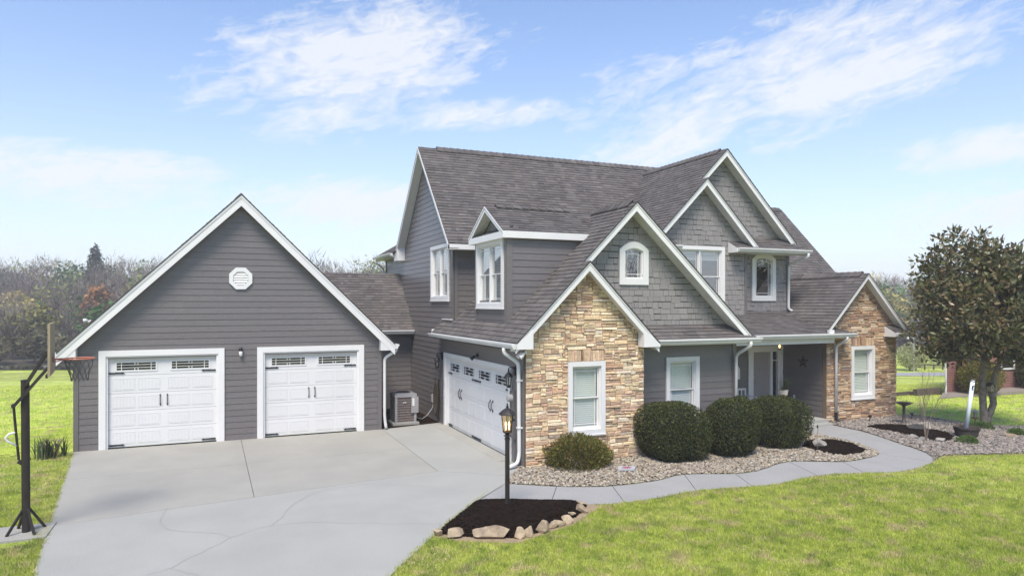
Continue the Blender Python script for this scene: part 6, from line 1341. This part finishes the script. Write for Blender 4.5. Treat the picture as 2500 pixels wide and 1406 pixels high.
# ---- woodland
def tree_cloud(c, z, h, rx, kind, col, rr, n):
    """one far tree as small faces through its crown: twigs for bare trees, leaf clumps for leafy ones; returns verts, faces, colours"""
    lo = {'bare': .22, 'leaf': .12, 'pine': .18}[kind]; t = rr.uniform(0, 1, n); d = rr.normal(size=(n, 3)); d /= np.linalg.norm(d, axis=1)[:, None]
    a = rr.normal(size=(5, 3)) * 2.5; ph = rr.uniform(0, 6.28, 5); bm = 1 + .22 * np.sin(d @ a.T + ph).mean(1) * 2; r = rr.uniform(.15, 1, n) ** .4 * bm
    p = d * r[:, None] * np.array([rx, rx, h * (1 - lo) / 2]); p[:, 2] += h * (lo + (1 - lo) / 2)
    if kind == 'pine': p[:, :2] *= np.clip(1.25 - p[:, 2] / h, .12, 1)[:, None] * 1.25
    if kind == 'bare':
        dr = np.stack([p[:, 0] / rx * .8, p[:, 1] / rx * .8, np.full(n, .9)], 1) + rr.normal(0, .35, (n, 3)); ln, wd = rr.uniform(.6, 1.5, n), rr.uniform(.05, .12, n)
    else:
        dr = rr.normal(size=(n, 3)); dr[:, 2] *= .5; ln, wd = rr.uniform(.3, .75, n), rr.uniform(.25, .55, n)
    dr /= np.linalg.norm(dr, axis=1)[:, None]; sd = np.cross(dr, rr.normal(size=(n, 3))); sd /= np.linalg.norm(sd, axis=1)[:, None]
    p = p + np.array([c[0], c[1], z]); tri = np.stack([p - sd * wd[:, None] / 2, p + sd * wd[:, None] / 2, p + dr * ln[:, None]], 1)
    cv = np.repeat(col[None] * rr.uniform(.8, 1.2, (n, 1)), 3, 0)
    # trunk and limbs as thin crossed strips
    L_ = []; 
    for k in range(7 if kind == 'bare' else 2):
        b = np.array([c[0], c[1], z - .3]); top = b + np.array([rr.normal(0, rx * .35), rr.normal(0, rx * .35), h * rr.uniform(.6, .92)]); 
        if k == 0: top = b + np.array([rr.normal(0, .2), rr.normal(0, .2), h * .85])
        else: b = b + np.array([0, 0, h * rr.uniform(.15, .4)])
        w_ = (.16 if k == 0 else .08) * h / 10
        for s_ in (np.array([_c, -_s, 0]), np.array([_s, _c, 0])): L_.append([b - s_ * w_, b + s_ * w_, top])
    tk = np.array(L_); tc_ = np.repeat(np.array([[.17, .14, .115]]) if kind == 'bare' else col[None] * .5, len(tk) * 3, 0)
    return np.concatenate([tri, tk]).reshape(-1, 3), np.concatenate([cv, tc_])
rr = np.random.default_rng(21); VV, CC = [], []
pal = {'bare': [(.165, .132, .118), (.190, .152, .120), (.140, .115, .108), (.205, .170, .135)], 'bud': [(.30, .31, .10), (.24, .28, .085), (.38, .32, .12)], 'pine': [(.075, .140, .045), (.100, .160, .055), (.062, .115, .040)]}
spots = []
for d in np.arange(74, 150, 5.5):
    W_ = d * .95
    for lat in np.arange(-W_, W_ + 3, 4.8 + .02 * d):
        ang_ = math.degrees(math.atan2(lat, d)); vis = ang_ < -24 or 24 < ang_ < 36 or (-18 < ang_ < -6 and d > 100)
        if not vis and rr.random() < .5: continue
        if ang_ > 20 and d < 92: continue
        spots.append((d + rr.normal(0, 1.6), lat + rr.normal(0, 1.6)))
for d, lat in spots:
    x, y = pol(d, lat); z = float(gz(x, y)); u_ = rr.random(); right_ = lat > 0
    if d < 90 and not right_: kind = 'pine' if u_ < .34 else 'bud' if u_ < .72 else 'bare'; h = rr.uniform(5.6, 8.2)
    else: kind = 'pine' if u_ < .12 else 'bud' if u_ < .36 else 'bare'; h = rr.uniform(8.6, 11.6) if not right_ else rr.uniform(6.6, 9.0)
    col = np.array(pal[kind][rr.integers(len(pal[kind]))]) * rr.uniform(1.0, 1.4); v, c_ = tree_cloud((x, y), z, h, h * rr.uniform(.27, .38), {'bare': 'bare', 'bud': 'leaf', 'pine': 'leaf'}[kind], col, rr, 620 if kind == 'bare' else 420); VV.append(v); CC.append(c_)
for lat in np.arange(-60, -20, 1.6):       # brush along the pond and wood edge
    x, y = pol(67.5 + rr.normal(0, 1.0), lat); v, c_ = tree_cloud((x, y), float(gz(x, y)), rr.uniform(1.8, 3.6), rr.uniform(1, 1.8), 'leaf' if rr.random() < .5 else 'bare', np.array([.15, .14, .08]) * rr.uniform(.7, 1.3), rr, 260); VV.append(v); CC.append(c_)
for lat in np.arange(24, 80, 2.2):
    x, y = pol(91 + rr.normal(0, 2), lat); v, c_ = tree_cloud((x, y), float(gz(x, y)), rr.uniform(1.5, 3.2), rr.uniform(1, 1.8), 'leaf' if rr.random() < .3 else 'bare', np.array([.16, .145, .11]) * rr.uniform(.8, 1.2), rr, 240); VV.append(v); CC.append(c_)
back = []
for i in range(120):       # the wood across the street behind the photographer, which the front windows mirror
    a = YAW + math.radians(rr.uniform(105, 255)); dd = rr.uniform(48, 78); back.append((dd * math.sin(a), dd * math.cos(a)))
VB, CB = [], []
for x, y in back:
    kind = ('bare', 'leaf', 'bare')[rr.integers(3)]; h = rr.uniform(8, 14); v, c_ = tree_cloud((x, y), 0, h, h * rr.uniform(.28, .4), kind, np.array(pal['bare' if kind == 'bare' else 'bud'][rr.integers(3)]), rr, 420); VB.append(v); CB.append(c_)
VB = np.concatenate(VB); np_mesh('woodland', VB, np.arange(len(VB)).reshape(-1, 3), 'forest', col=np.concatenate(CB), kind='stuff', label='bare woodland across the street facing the house front', cat='woodland')
V = np.concatenate(VV); Cc = np.concatenate(CC); np_mesh('woodland', V, np.arange(len(V)).reshape(-1, 3), 'forest', col=Cc, kind='stuff', label='early spring wooded hillside of bare and budding trees', cat='woodland')
def lone(name, pxx, d, h, rx, kind, col, n, label, group=None, zoff=0):
    c = at(pxx, d); z = float(gz(*c)); v, c_ = tree_cloud((0, 0), 0, h, rx, kind, np.array(col), rr, n)
    t = thing(name, (*c, z), label, 'tree', group); nt_ = 14 if kind == 'bare' else 4; v = v + np.array([c[0], c[1], z]); k = len(v) - nt_ * 3
    np_mesh('crown', v[:k], np.arange(k).reshape(-1, 3), 'forest', t, col=c_[:k], kind='stuff'); MB().tube([(*c, z - .2), (*c, z + h * .5), (*c, z + h * .93)], [.14 * h / 10, .10 * h / 10, .02], 6).obj('trunk', 'bark', t)
lone('pine_tree', 234, 120, 14.2, 2.4, 'pine', (.055, .065, .042), 1500, 'tall dark pine standing above the wooded skyline'); lone('rust_tree', 240, 84, 8.4, 1.9, 'leaf', (.34, .185, .095), 1500, 'rounded rust orange tree on the wooded hillside')
lone('budding_tree', 65, 74, 6.0, 2.9, 'leaf', (.27, .26, .10), 1600, 'broad yellow green budding tree at the wood edge by the pond'); lone('budding_tree', 330, 86, 8.6, 2.0, 'leaf', (.33, .32, .14), 1300, 'pale yellow green tree high on the hillside beside the garage roof')
lone('bare_tree', 30, 73, 5.6, 2.4, 'bare', (.34, .30, .26), 800, 'pale grey bare tree leaning over the pond edge')

# ---- air: thin even haze, so the woods fade a little
hm = bpy.data.materials.new('haze_box'); hm.use_nodes = True; ht = hm.node_tree; ht.nodes.clear(); ho = ht.nodes.new('ShaderNodeOutputMaterial'); hv = ht.nodes.new('ShaderNodeVolumePrincipled')
hv.inputs['Color'].default_value = (.97, .98, 1, 1); hv.inputs['Density'].default_value = .0014; hv.inputs['Anisotropy'].default_value = 0; ht.links.new(hv.outputs[0], ho.inputs['Volume'])
MB().box(-440, 440, -440, 440, -3.4, 24).obj('haze', hm, kind='stuff', label='thin pale spring haze over the whole place', cat='haze')
